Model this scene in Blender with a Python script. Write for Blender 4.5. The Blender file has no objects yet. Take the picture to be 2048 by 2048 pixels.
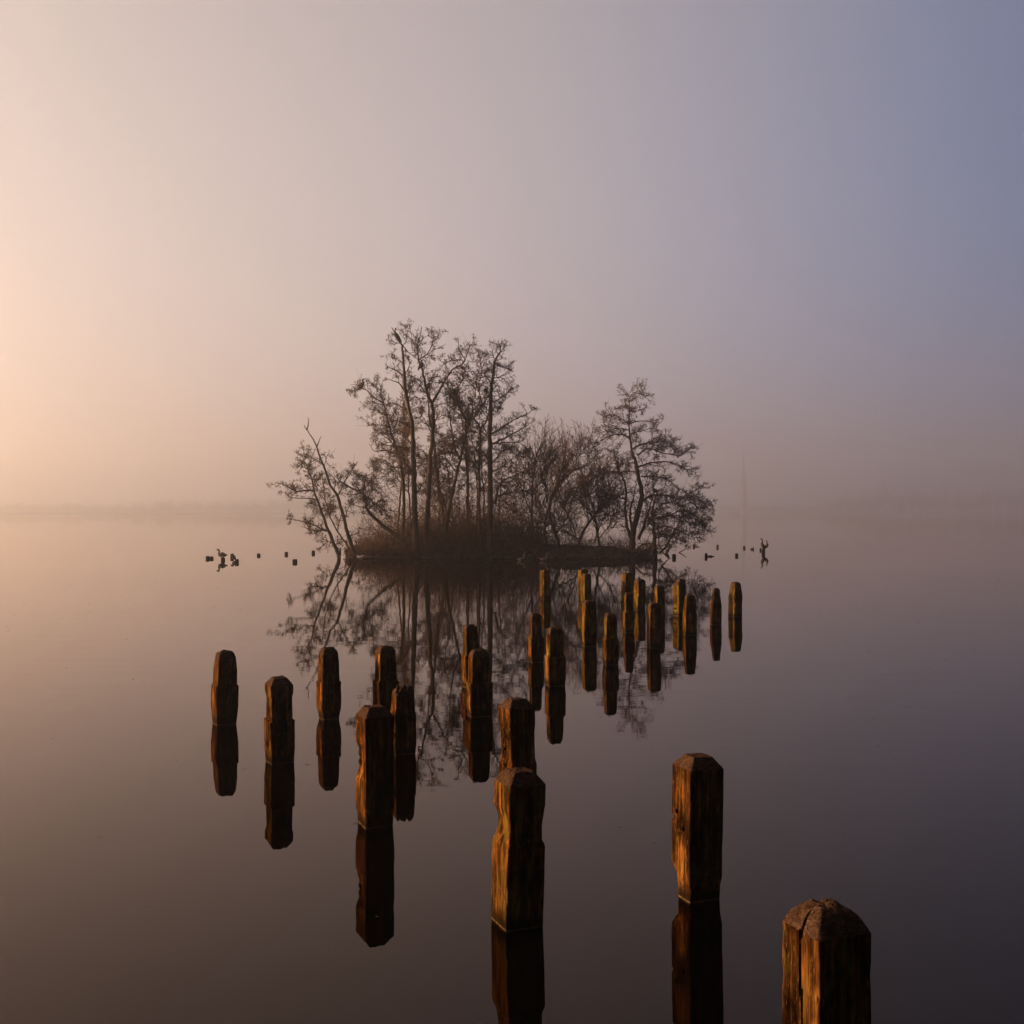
import bpy, bmesh, math, random
import numpy as np
from mathutils import Vector, noise

R = math.radians
random.seed(7)
rng = np.random.default_rng(11)
scene = bpy.context.scene
col = scene.collection

# ------------------------------------------------------------------ camera
CAM_H = 1.6          # metres above the water
F = 2200.0           # focal length in pixels of a 2048 px wide picture
cam_d = bpy.data.cameras.new('camera')
cam_d.sensor_width = 36.0
cam_d.lens = 36.0 * F / 2048.0
cam_d.clip_start = 0.05
cam_d.clip_end = 5000.0
cam = bpy.data.objects.new('camera', cam_d)
cam.location = (0, 0, CAM_H)
cam.rotation_euler = (R(90), 0, 0)
col.objects.link(cam)
scene.camera = cam

# ------------------------------------------------------------------ sun, sky
SUN_AZ = -80.0       # degrees from the view axis, to the left
SUN_EL = 12.0
SUN_DIR = Vector((math.sin(R(SUN_AZ)) * math.cos(R(SUN_EL)), math.cos(R(SUN_AZ)) * math.cos(R(SUN_EL)), math.sin(R(SUN_EL))))
sun_d = bpy.data.lights.new('sun', 'SUN')
sun_d.energy = 5.0
sun_d.angle = R(0.6)
sun_d.color = (1.0, 0.57, 0.27)
sun = bpy.data.objects.new('sun', sun_d)
sun.rotation_euler = (-SUN_DIR).to_track_quat('-Z', 'Y').to_euler()
col.objects.link(sun)

world = bpy.data.worlds.new('World')
scene.world = world
world.use_nodes = True
nt = world.node_tree
nt.nodes.clear()
w_out = nt.nodes.new('ShaderNodeOutputWorld')
sky = nt.nodes.new('ShaderNodeTexSky')
sky.sky_type = 'NISHITA'
sky.sun_disc = False
sky.sun_elevation = R(SUN_EL)
sky.sun_rotation = R(SUN_AZ)
sky.dust_density = 4.0
sky.air_density = 1.2
sky_bg = nt.nodes.new('ShaderNodeBackground')
sky_bg.inputs['Strength'].default_value = 0.05
nt.links.new(sky.outputs[0], sky_bg.inputs['Color'])
# the veil of high mist: warm round the sun, mauve, then blue-grey away from it
tc = nt.nodes.new('ShaderNodeTexCoord')
dot = nt.nodes.new('ShaderNodeVectorMath'); dot.operation = 'DOT_PRODUCT'
dot.inputs[1].default_value = SUN_DIR
nrm = nt.nodes.new('ShaderNodeVectorMath'); nrm.operation = 'NORMALIZE'
nt.links.new(tc.outputs['Generated'], nrm.inputs[0])
nt.links.new(nrm.outputs[0], dot.inputs[0])
acos = nt.nodes.new('ShaderNodeMath'); acos.operation = 'ARCCOSINE'
nt.links.new(dot.outputs['Value'], acos.inputs[0])
div = nt.nodes.new('ShaderNodeMath'); div.operation = 'DIVIDE'; div.inputs[1].default_value = math.pi
nt.links.new(acos.outputs[0], div.inputs[0])
ramp = nt.nodes.new('ShaderNodeValToRGB')
ramp.color_ramp.interpolation = 'B_SPLINE'
nt.links.new(div.outputs[0], ramp.inputs[0])
VEIL = [(0, (1.1, 0.86, 0.66)), (30, (0.80, 0.67, 0.585)), (56, (0.61, 0.525, 0.505)), (78, (0.505, 0.435, 0.435)),
        (100, (0.08, 0.168, 0.37)), (126, (0.02, 0.04, 0.09)), (180, (0.012, 0.02, 0.04))]
els = ramp.color_ramp.elements
for i, (a, c) in enumerate(VEIL):
    e = els[i] if i < 2 else els.new(a / 180.0)
    e.position = a / 180.0
    e.color = (*c, 1)
for i, (a, c) in enumerate(VEIL):
    els[i].position = a / 180.0
    els[i].color = (*c, 1)
veil_bg = nt.nodes.new('ShaderNodeBackground')
VEIL_STRENGTH = 0.215
nt.links.new(ramp.outputs[0], veil_bg.inputs['Color'])
# the veil is a level layer: thick towards the horizon, thinner overhead, 1 - exp(-tau / sin(elevation))
sepz = nt.nodes.new('ShaderNodeSeparateXYZ')
nt.links.new(nrm.outputs[0], sepz.inputs[0])


def wmath(op, a, b=None):
    m = nt.nodes.new('ShaderNodeMath')
    m.operation = op
    for i, v in enumerate((a, b)):
        if v is None: continue
        if hasattr(v, 'links'): nt.links.new(v, m.inputs[i])
        else: m.inputs[i].default_value = v
    return m.outputs[0]


layer = wmath('SUBTRACT', 1.0, wmath('EXPONENT', wmath('DIVIDE', -0.60, wmath('MAXIMUM', sepz.outputs['Z'], 0.02))))
nt.links.new(wmath('MULTIPLY', layer, VEIL_STRENGTH), veil_bg.inputs['Strength'])
addsh = nt.nodes.new('ShaderNodeMixShader')
addsh.inputs[0].default_value = 0.94
nt.links.new(sky_bg.outputs[0], addsh.inputs[1])
nt.links.new(veil_bg.outputs[0], addsh.inputs[2])
nt.links.new(addsh.outputs[0], w_out.inputs['Surface'])

scene.view_settings.view_transform = 'Standard'
scene.view_settings.look = 'None'
scene.view_settings.gamma = 1.0
scene.view_settings.use_curve_mapping = False
scene.view_settings.exposure = 2.45
scene.render.engine = 'CYCLES'
cy = scene.cycles
cy.max_bounces = 6
cy.diffuse_bounces = 2
cy.glossy_bounces = 3
cy.volume_bounces = 1
cy.use_denoising = True
cy.sample_clamp_indirect = 4.0
cy.caustics_reflective = False
cy.caustics_refractive = False
HAZE_DENSITY = 0.0021
HAZE_TOP = 86.0


# ------------------------------------------------------------------ helpers
def link(o, parent=None):
    col.objects.link(o)
    if parent is not None:
        o.parent = parent
    return o


def tag(o, label=None, cat=None, group=None, kind=None):
    if label: o['label'] = label
    if cat: o['category'] = cat
    if group: o['group'] = group
    if kind: o['kind'] = kind
    return o


def empty(name, loc, rz=0.0):
    o = bpy.data.objects.new(name, None)
    o.location = loc
    o.rotation_euler = (0, 0, rz)
    o.empty_display_size = 0.1
    col.objects.link(o)
    return o


def mesh_obj(name, verts, faces, mat, parent=None, smooth=False, loc=None):
    me = bpy.data.meshes.new(name)
    me.from_pydata([tuple(v) for v in verts], [], [tuple(f) for f in faces])
    me.update()
    if mat is not None:
        me.materials.append(mat)
    if smooth:
        me.polygons.foreach_set('use_smooth', [True] * len(me.polygons))
    o = bpy.data.objects.new(name, me)
    if loc is not None:
        o.location = loc
    return link(o, parent)


def px(x, y, Y):
    """the point of the place that a picture point shows at distance Y"""
    return np.array(((x - 1024.0) / F * Y, Y, CAM_H - (y - 1024.0) / F * Y))


def depth_of(y):
    """distance of a point of the water surface"""
    return F * CAM_H / (y - 1024.0)


def fbm(x, y, z, o=3):
    return noise.fractal(Vector((x, y, z)), 1.0, 2.0, o)


def nodes_mat(name):
    m = bpy.data.materials.new(name)
    m.use_nodes = True
    n = m.node_tree
    n.nodes.clear()
    out = n.nodes.new('ShaderNodeOutputMaterial')
    b = n.nodes.new('ShaderNodeBsdfPrincipled')
    n.links.new(b.outputs[0], out.inputs['Surface'])
    return m, n, b


def tex_noise(n, vec, scale, detail=4.0, rough=0.55):
    t = n.nodes.new('ShaderNodeTexNoise')
    t.inputs['Scale'].default_value = scale
    t.inputs['Detail'].default_value = detail
    t.inputs['Roughness'].default_value = rough
    if vec is not None:
        n.links.new(vec, t.inputs['Vector'])
    return t


def mapping(n, vec, scale):
    m = n.nodes.new('ShaderNodeMapping')
    m.inputs['Scale'].default_value = scale
    n.links.new(vec, m.inputs['Vector'])
    return m.outputs[0]


def color_ramp(n, fac, stops):
    r = n.nodes.new('ShaderNodeValToRGB')
    e = r.color_ramp.elements
    while len(e) < len(stops):
        e.new(0.5)
    for i, (p, c) in enumerate(stops):
        e[i].position = p
        e[i].color = (*c, 1)
    n.links.new(fac, r.inputs[0])
    return r


def mix(n, fac, a, b, mode='MIX'):
    m = n.nodes.new('ShaderNodeMix')
    m.data_type = 'RGBA'
    m.blend_type = mode
    for s, v in ((0, fac), (6, a), (7, b)):
        if hasattr(v, 'links'):
            n.links.new(v, m.inputs[s])
        elif s == 0:
            m.inputs[0].default_value = v
        else:
            m.inputs[s].default_value = (*v, 1)
    return m.outputs[2]


def math_node(n, op, a, b=None, clamp=False):
    m = n.nodes.new('ShaderNodeMath')
    m.operation = op
    m.use_clamp = clamp
    for i, v in enumerate((a, b)):
        if v is None: continue
        if hasattr(v, 'links'): n.links.new(v, m.inputs[i])
        else: m.inputs[i].default_value = v
    return m.outputs[0]


# ------------------------------------------------------------------ materials
def make_wood():
    m, n, b = nodes_mat('weathered_timber')
    tcn = n.nodes.new('ShaderNodeTexCoord')
    co = tcn.outputs['Object']
    info = n.nodes.new('ShaderNodeObjectInfo')
    off = n.nodes.new('ShaderNodeVectorMath'); off.operation = 'ADD'
    sc = n.nodes.new('ShaderNodeVectorMath'); sc.operation = 'SCALE'
    sc.inputs[0].default_value = (13.1, 7.7, 5.3)
    n.links.new(info.outputs['Random'], sc.inputs['Scale'])
    n.links.new(co, off.inputs[0]); n.links.new(sc.outputs[0], off.inputs[1])
    v = off.outputs[0]
    grain = tex_noise(n, mapping(n, v, (55, 55, 3.0)), 1.0, 6, 0.65)
    blotch = tex_noise(n, mapping(n, v, (7, 7, 4.5)), 1.0, 5, 0.6)
    fine = tex_noise(n, mapping(n, v, (180, 180, 28)), 1.0, 3, 0.6)
    patch = tex_noise(n, mapping(n, v, (13, 13, 6)), 1.0, 4, 0.6)
    gf = math_node(n, 'ADD', math_node(n, 'MULTIPLY', grain.outputs['Fac'], 0.58), math_node(n, 'MULTIPLY', patch.outputs['Fac'], 0.42))
    base = color_ramp(n, gf, [(0.37, (0.005, 0.0026, 0.0015)), (0.49, (0.024, 0.011, 0.0035)), (0.58, (0.105, 0.046, 0.0098)), (0.68, (0.36, 0.165, 0.036))])
    bl = color_ramp(n, blotch.outputs['Fac'], [(0.36, (0.12, 0.085, 0.07)), (0.48, (0.7, 0.62, 0.58)), (0.66, (1, 1, 1))])
    c = mix(n, 0.9, base.outputs[0], bl.outputs[0], 'MULTIPLY')
    # bleached flecks
    fl = color_ramp(n, fine.outputs['Fac'], [(0.60, (0, 0, 0)), (0.70, (1, 1, 1))])
    c = mix(n, math_node(n, 'MULTIPLY', fl.outputs[0], 0.45), c, (0.20, 0.11, 0.045))
    # algae in the amount each timber has
    at = n.nodes.new('ShaderNodeAttribute'); at.attribute_type = 'OBJECT'; at.attribute_name = 'moss'
    mn = tex_noise(n, mapping(n, v, (16, 16, 5)), 1.0, 5, 0.6)
    th = math_node(n, 'SUBTRACT', math_node(n, 'ADD', mn.outputs['Fac'], at.outputs['Fac']), 0.60)
    ma = math_node(n, 'MULTIPLY', th, 5.0, True)
    c = mix(n, math_node(n, 'MULTIPLY', ma, 0.8), c, (0.085, 0.066, 0.010))
    # drying cracks along the grain
    ck = tex_noise(n, mapping(n, v, (26, 26, 1.1)), 1.0, 2, 0.4)
    cd = math_node(n, 'ABSOLUTE', math_node(n, 'SUBTRACT', ck.outputs['Fac'], 0.5))
    crack = math_node(n, 'SUBTRACT', 1.0, math_node(n, 'MULTIPLY', cd, 120.0, True), True)
    c = mix(n, math_node(n, 'MULTIPLY', crack, 0.85), c, (0.006, 0.003, 0.002))
    # wet tide band
    sep = n.nodes.new('ShaderNodeSeparateXYZ'); n.links.new(co, sep.inputs[0])
    wn = tex_noise(n, mapping(n, v, (30, 30, 10)), 1.0, 4)
    wz = math_node(n, 'ADD', sep.outputs['Z'], math_node(n, 'MULTIPLY', wn.outputs['Fac'], -0.06))
    wet = math_node(n, 'SUBTRACT', 1.0, math_node(n, 'MULTIPLY', math_node(n, 'ADD', wz, 0.0), 22.0, True), True)
    c = mix(n, math_node(n, 'MULTIPLY', wet, 0.9), c, (0.006, 0.004, 0.002))
    # thin crust of dried scum just above the waterline
    cz = math_node(n, 'SUBTRACT', 1.0, math_node(n, 'MULTIPLY', math_node(n, 'ABSOLUTE', math_node(n, 'SUBTRACT', sep.outputs['Z'], 0.004)), 160.0, True), True)
    sn = tex_noise(n, mapping(n, v, (60, 60, 8)), 1.0, 3)
    sm = color_ramp(n, sn.outputs['Fac'], [(0.3, (0, 0, 0)), (0.65, (1, 1, 1))])
    c = mix(n, math_node(n, 'MULTIPLY', math_node(n, 'MULTIPLY', cz, sm.outputs[0]), 0.6), c, (0.13, 0.09, 0.045))
    n.links.new(c, b.inputs['Base Color'])
    b.inputs['Roughness'].default_value = 0.9
    b.inputs['Specular IOR Level'].default_value = 0.0
    h = math_node(n, 'ADD', grain.outputs['Fac'], math_node(n, 'MULTIPLY', fine.outputs['Fac'], 0.5))
    h = math_node(n, 'SUBTRACT', h, math_node(n, 'MULTIPLY', crack, 1.5))
    bp = n.nodes.new('ShaderNodeBump')
    bp.inputs['Strength'].default_value = 0.6
    bp.inputs['Distance'].default_value = 0.006
    n.links.new(h, bp.inputs['Height'])
    n.links.new(bp.outputs[0], b.inputs['Normal'])
    return m


def make_cap():
    m, n, b = nodes_mat('frosted_end_grain')
    tcn = n.nodes.new('ShaderNodeTexCoord')
    co = tcn.outputs['Object']
    g = tex_noise(n, mapping(n, co, (40, 90, 90)), 1.0, 6, 0.65)
    f = tex_noise(n, co, 260, 3, 0.7)
    base = color_ramp(n, g.outputs['Fac'], [(0.3, (0.007, 0.004, 0.003)), (0.5, (0.026, 0.014, 0.008)), (0.7, (0.066, 0.038, 0.022))])
    fr = color_ramp(n, f.outputs['Fac'], [(0.52, (0, 0, 0)), (0.72, (1, 1, 1))])
    big = tex_noise(n, co, 14, 3)
    am = math_node(n, 'MULTIPLY', math_node(n, 'MULTIPLY', fr.outputs[0], big.outputs['Fac']), 0.38)
    c = mix(n, am, base.outputs[0], (0.32, 0.28, 0.26))
    n.links.new(c, b.inputs['Base Color'])
    b.inputs['Roughness'].default_value = 0.85
    b.inputs['Specular IOR Level'].default_value = 0.0
    bp = n.nodes.new('ShaderNodeBump')
    bp.inputs['Strength'].default_value = 0.8
    bp.inputs['Distance'].default_value = 0.005
    n.links.new(math_node(n, 'ADD', g.outputs['Fac'], f.outputs['Fac']), bp.inputs['Height'])
    n.links.new(bp.outputs[0], b.inputs['Normal'])
    return m


def simple(name, c1, c2, scale, rough=0.9, spec=0.1):
    m, n, b = nodes_mat(name)
    tcn = n.nodes.new('ShaderNodeTexCoord')
    t = tex_noise(n, tcn.outputs['Object'], scale, 4)
    r = color_ramp(n, t.outputs['Fac'], [(0.35, c1), (0.65, c2)])
    n.links.new(r.outputs[0], b.inputs['Base Color'])
    b.inputs['Roughness'].default_value = rough
    b.inputs['Specular IOR Level'].default_value = spec
    return m


def make_water():
    """still water: a mirror by Fresnel with a painted warm glow over a nearly black body"""
    m = bpy.data.materials.new('still_lake_water')
    m.use_nodes = True
    n = m.node_tree
    n.nodes.clear()
    out = n.nodes.new('ShaderNodeOutputMaterial')
    g = n.nodes.new('ShaderNodeNewGeometry')
    w1 = tex_noise(n, mapping(n, g.outputs['Position'], (0.55, 2.4, 1)), 1.0, 2, 0.5)
    w2 = tex_noise(n, mapping(n, g.outputs['Position'], (2.6, 9.0, 1)), 1.0, 2, 0.5)
    pat = tex_noise(n, mapping(n, g.outputs['Position'], (0.05, 0.09, 1)), 1.0, 2, 0.5)
    pr = color_ramp(n, pat.outputs['Fac'], [(0.42, (0.15, 0.15, 0.15)), (0.62, (1, 1, 1))])
    h = math_node(n, 'ADD', math_node(n, 'MULTIPLY', w1.outputs['Fac'], 0.0007),
                  math_node(n, 'MULTIPLY', math_node(n, 'MULTIPLY', w2.outputs['Fac'], 0.0004), pr.outputs[0]))
    bp = n.nodes.new('ShaderNodeBump')
    bp.inputs['Strength'].default_value = 1.0
    bp.inputs['Distance'].default_value = 1.0
    n.links.new(h, bp.inputs['Height'])
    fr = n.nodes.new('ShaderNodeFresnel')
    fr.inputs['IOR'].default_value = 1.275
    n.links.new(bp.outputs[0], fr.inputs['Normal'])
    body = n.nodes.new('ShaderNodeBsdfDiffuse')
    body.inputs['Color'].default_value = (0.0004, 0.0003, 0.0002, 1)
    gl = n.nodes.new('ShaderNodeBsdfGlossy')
    n.links.new(mix(n, math_node(n, 'POWER', fr.outputs[0], 0.6), (1.0, 0.75, 0.62), (1.0, 0.975, 0.95)), gl.inputs['Color'])  # warm glow painted into the reflection colour, fading towards the horizon
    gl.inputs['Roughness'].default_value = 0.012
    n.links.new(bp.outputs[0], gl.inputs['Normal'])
    ms = n.nodes.new('ShaderNodeMixShader')
    n.links.new(fr.outputs[0], ms.inputs[0])
    n.links.new(body.outputs[0], ms.inputs[1])
    n.links.new(gl.outputs[0], ms.inputs[2])
    n.links.new(ms.outputs[0], out.inputs['Surface'])
    return m


M_WOOD = make_wood()
M_CAP = make_cap()
M_BARK = simple('dark_bark', (0.028, 0.019, 0.013), (0.075, 0.05, 0.032), 22)
M_TWIG = simple('twig_bark', (0.04, 0.024, 0.017), (0.085, 0.05, 0.035), 6)
M_LEAF = simple('withered_leaf', (0.03, 0.018, 0.010), (0.075, 0.042, 0.022), 9)
M_BRAMBLE = simple('dead_bramble', (0.026, 0.015, 0.010), (0.07, 0.037, 0.023), 5)
M_SOIL = simple('dark_bank_soil', (0.014, 0.010, 0.007), (0.04, 0.027, 0.018), 7)
M_FEATHER = simple('dark_feathers', (0.018, 0.014, 0.011), (0.05, 0.036, 0.026), 30, 0.7, 0.2)
M_GOOSE = simple('grey_brown_feathers', (0.03, 0.023, 0.018), (0.06, 0.046, 0.036), 25, 0.8, 0.1)  # darkened so the feather colour carries the tree shade on the birds
M_FAR = simple('far_wood_foliage', (0.018, 0.016, 0.012), (0.045, 0.036, 0.026), 0.3)
M_SHADE_WOOD = simple('shade_wood_foliage', (0.007, 0.007, 0.005), (0.018, 0.016, 0.011), 0.5)  # for the added unseen wood, darkened to bounce less sun onto the posts
M_STONE = simple('church_stone', (0.085, 0.078, 0.074), (0.12, 0.11, 0.10), 0.8)
M_SLATE = simple('spire_slate', (0.065, 0.07, 0.08), (0.095, 0.10, 0.115), 1.2)
M_LITTER = simple('floating_leaf_litter', (0.02, 0.014, 0.01), (0.10, 0.07, 0.05), 3)
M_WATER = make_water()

# ------------------------------------------------------------------ lake
EXT = 1750.0
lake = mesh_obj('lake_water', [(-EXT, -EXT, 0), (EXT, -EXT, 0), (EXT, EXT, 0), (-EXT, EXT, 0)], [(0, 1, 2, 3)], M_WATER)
tag(lake, 'still dark lake mirroring the misty dawn sky', 'lake', kind='structure')


# ------------------------------------------------------------------ tubes, twigs
def smooth_path(pts, step):
    """Catmull-Rom through pts (N,4: x y z r), sampled about every step"""
    P = np.array(pts, float)
    if len(P) < 3:
        P = np.vstack([P[0], (P[0] + P[-1]) / 2, P[-1]])
    Q = np.vstack([2 * P[0] - P[1], P, 2 * P[-1] - P[-2]])
    out = []
    for i in range(1, len(Q) - 2):
        p0, p1, p2, p3 = Q[i - 1], Q[i], Q[i + 1], Q[i + 2]
        k = max(2, int(np.linalg.norm(p2[:3] - p1[:3]) / step))
        for t in np.linspace(0, 1, k, endpoint=False):
            out.append(0.5 * ((2 * p1) + (-p0 + p2) * t + (2 * p0 - 5 * p1 + 4 * p2 - p3) * t * t + (-p0 + 3 * p1 - 3 * p2 + p3) * t ** 3))
    out.append(P[-1])
    return np.array(out)


def tube(path, n=7, cap=True, squash=1.0, wob=0.0):
    path = np.asarray(path, float)
    V, Fc = [], []
    T = np.gradient(path[:, :3], axis=0)
    T /= np.maximum(np.linalg.norm(T, axis=1, keepdims=True), 1e-9)
    ref = np.array((0.0, 1.0, 0.0))
    for i, (p, t) in enumerate(zip(path, T)):
        a = np.cross(t, ref)
        if np.linalg.norm(a) < 1e-3: a = np.cross(t, (1, 0, 0))
        a /= np.linalg.norm(a)
        b = np.cross(a, t)
        for k in range(n):
            an = 2 * math.pi * k / n
            r = max(p[3], 1e-4)
            if wob: r *= 1 + wob * noise.noise(Vector((p[0] * 3 + 9 * math.cos(an), p[2] * 4, 9 * math.sin(an))))
            V.append(p[:3] + r * (math.cos(an) * a + squash * math.sin(an) * b))
    m = len(path)
    for i in range(m - 1):
        for k in range(n):
            k2 = (k + 1) % n
            Fc.append((i * n + k, i * n + k2, (i + 1) * n + k2, (i + 1) * n + k))
    if cap:
        Fc.append(tuple(range(n))[::-1])
        Fc.append(tuple((m - 1) * n + k for k in range(n)))
    return V, Fc


def join(parts):
    V, Fc, o = [], [], 0
    for v, f in parts:
        V += list(v)
        Fc += [tuple(i + o for i in q) for q in f]
        o += len(v)
    return V, Fc


def rand_unit(k):
    v = rng.normal(size=(k, 3))
    return v / np.linalg.norm(v, axis=1, keepdims=True)


def unit(v):
    return v / np.maximum(np.linalg.norm(v, axis=-1, keepdims=True), 1e-9)


class Twigs:
    """collects thin segments and leaves, built as one mesh"""
    def __init__(self):
        self.seg = []      # arrays (k, 8): p0 p1 r0 r1
        self.leaf = []     # arrays (k, 4): centre, size

    def add_walk(self, p, d, length, r, nseg, curl, up):
        """many walks at once: p,d (k,3), length,r (k,). returns point lists"""
        pts = [p]
        L = (length / nseg)[:, None]
        for i in range(nseg):
            d = unit(d + curl * rng.normal(size=d.shape) + np.array((0, 0, up)))
            q = p + d * L
            r0 = r * (1 - 0.75 * i / nseg)
            r1 = r * (1 - 0.75 * (i + 1) / nseg)
            self.seg.append(np.hstack([p, q, r0[:, None], r1[:, None]]))
            p = q
            pts.append(p)
        return np.stack(pts, 1), d

    def spawn(self, base, tang, per, ang, ln, lv, r, nseg, curl, up, t0=0.2):
        """children from walks base (k,m,3)"""
        k, m, _ = base.shape
        idx = np.repeat(np.arange(k), per)
        t = rng.uniform(t0, 1.0, len(idx)) * (m - 1)
        i0 = np.minimum(t.astype(int), m - 2)
        f = (t - i0)[:, None]
        p = base[idx, i0] * (1 - f) + base[idx, i0 + 1] * f
        d = unit(base[idx, i0 + 1] - base[idx, i0])
        side = unit(np.cross(d, rand_unit(len(idx))))
        a = np.radians(rng.uniform(ang[0], ang[1], len(idx)))[:, None]
        d2 = d * np.cos(a) + side * np.sin(a)
        L = rng.uniform(ln[0], ln[1], len(idx)) * lv[idx] * (1.15 - 0.6 * t / (m - 1))
        return self.add_walk(p, d2, L, np.full(len(idx), r), nseg, curl, up)[0], L

    def leaves(self, walks, per, size, spread, frac=1.0):
        k, m, _ = walks.shape
        sel = np.arange(k)[rng.random(k) < frac]
        if len(sel) == 0: return
        idx = np.repeat(sel, per)
        j = rng.integers(m // 2, m, len(idx))
        c = walks[idx, j] + rng.normal(size=(len(idx), 3)) * spread
        s = rng.uniform(size[0], size[1], len(idx))
        self.leaf.append(np.hstack([c, s[:, None]]))

    def build(self, name, mats, parent, origin=(0, 0, 0)):
        S = np.vstack(self.seg)
        p0, p1, r0, r1 = S[:, :3], S[:, 3:6], S[:, 6:7], S[:, 7:8]
        t = unit(p1 - p0)
        a = unit(np.cross(t, np.array((0.31, 0.9, 0.27))))
        b = np.cross(a, t)
        ring0, ring1 = [], []
        for k in range(3):
            an = 2 * math.pi * k / 3
            o = math.cos(an) * a + math.sin(an) * b
            ring0.append(p0 + o * r0); ring1.append(p1 + o * r1)
        V = np.stack(ring0 + ring1, 1).reshape(-1, 3)
        n = len(S)
        basei = (np.arange(n) * 6)[:, None]
        q = np.array([[0, 1, 4, 3], [1, 2, 5, 4], [2, 0, 3, 5]])
        faces = (basei[:, None, :] + q[None]).reshape(-1, 4)
        nm = np.zeros(len(faces), int)
        if self.leaf:
            Lf = np.vstack(self.leaf)
            u = rand_unit(len(Lf)); v = unit(np.cross(u, rand_unit(len(Lf))))
            s = Lf[:, 3:4]; c = Lf[:, :3]
            LV = np.stack([c - u * s, c + v * s * 0.55, c + u * s, c - v * s * 0.55], 1).reshape(-1, 3)
            lf = len(V) + np.arange(len(Lf) * 4).reshape(-1, 4)
            V = np.vstack([V, LV]); faces = np.vstack([faces, lf])
            nm = np.concatenate([nm, np.ones(len(Lf), int)])
        V = V - np.asarray(origin)
        me = bpy.data.meshes.new(name)
        me.vertices.add(len(V)); me.vertices.foreach_set('co', V.astype(np.float32).ravel())
        me.loops.add(faces.size); me.loops.foreach_set('vertex_index', faces.astype(np.int32).ravel())
        me.polygons.add(len(faces)); me.polygons.foreach_set('loop_start', np.arange(0, faces.size, 4, dtype=np.int32))
        me.polygons.foreach_set('material_index', nm.astype(np.int32))
        me.update(calc_edges=True)
        for mt in mats: me.materials.append(mt)
        o = bpy.data.objects.new(name, me)
        return link(o, parent)


# crops of the picture in which the outlines were measured: origin x, y and scale
C5 = (500, 620, 0.31056)
C4 = (560, 820, 0.15528)
C3 = (700, 640, 0.10352)
C6 = (1000, 740, 0.31056)
C9 = (1180, 770, 0.18116)
C7 = (390, 1040, 0.18116)
C8 = (1280, 1040, 0.15528)
C10 = (700, 980, 0.33126)


def crop(c, pts):
    return [(c[0] + p[0] * c[2], c[1] + p[1] * c[2]) for p in pts]


def limb_path(pts, Y, r0, r1, drift=0.0, step=0.12, jit=0.012, tp=0.8, dscale=0.15):
    n = len(pts)
    dep = np.cumsum(rng.normal(size=n)) * dscale + np.linspace(0, drift, n)
    dep -= dep[0]
    arr = []
    for i, (x, y) in enumerate(pts):
        t = i / max(1, n - 1)
        arr.append((*px(x, y, Y + dep[i]), r0 + (r1 - r0) * t ** tp))
    s = smooth_path(arr, step)
    s[1:-1, :3] += rng.normal(size=(len(s) - 2, 3)) * jit
    return s


TREES = []


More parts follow.
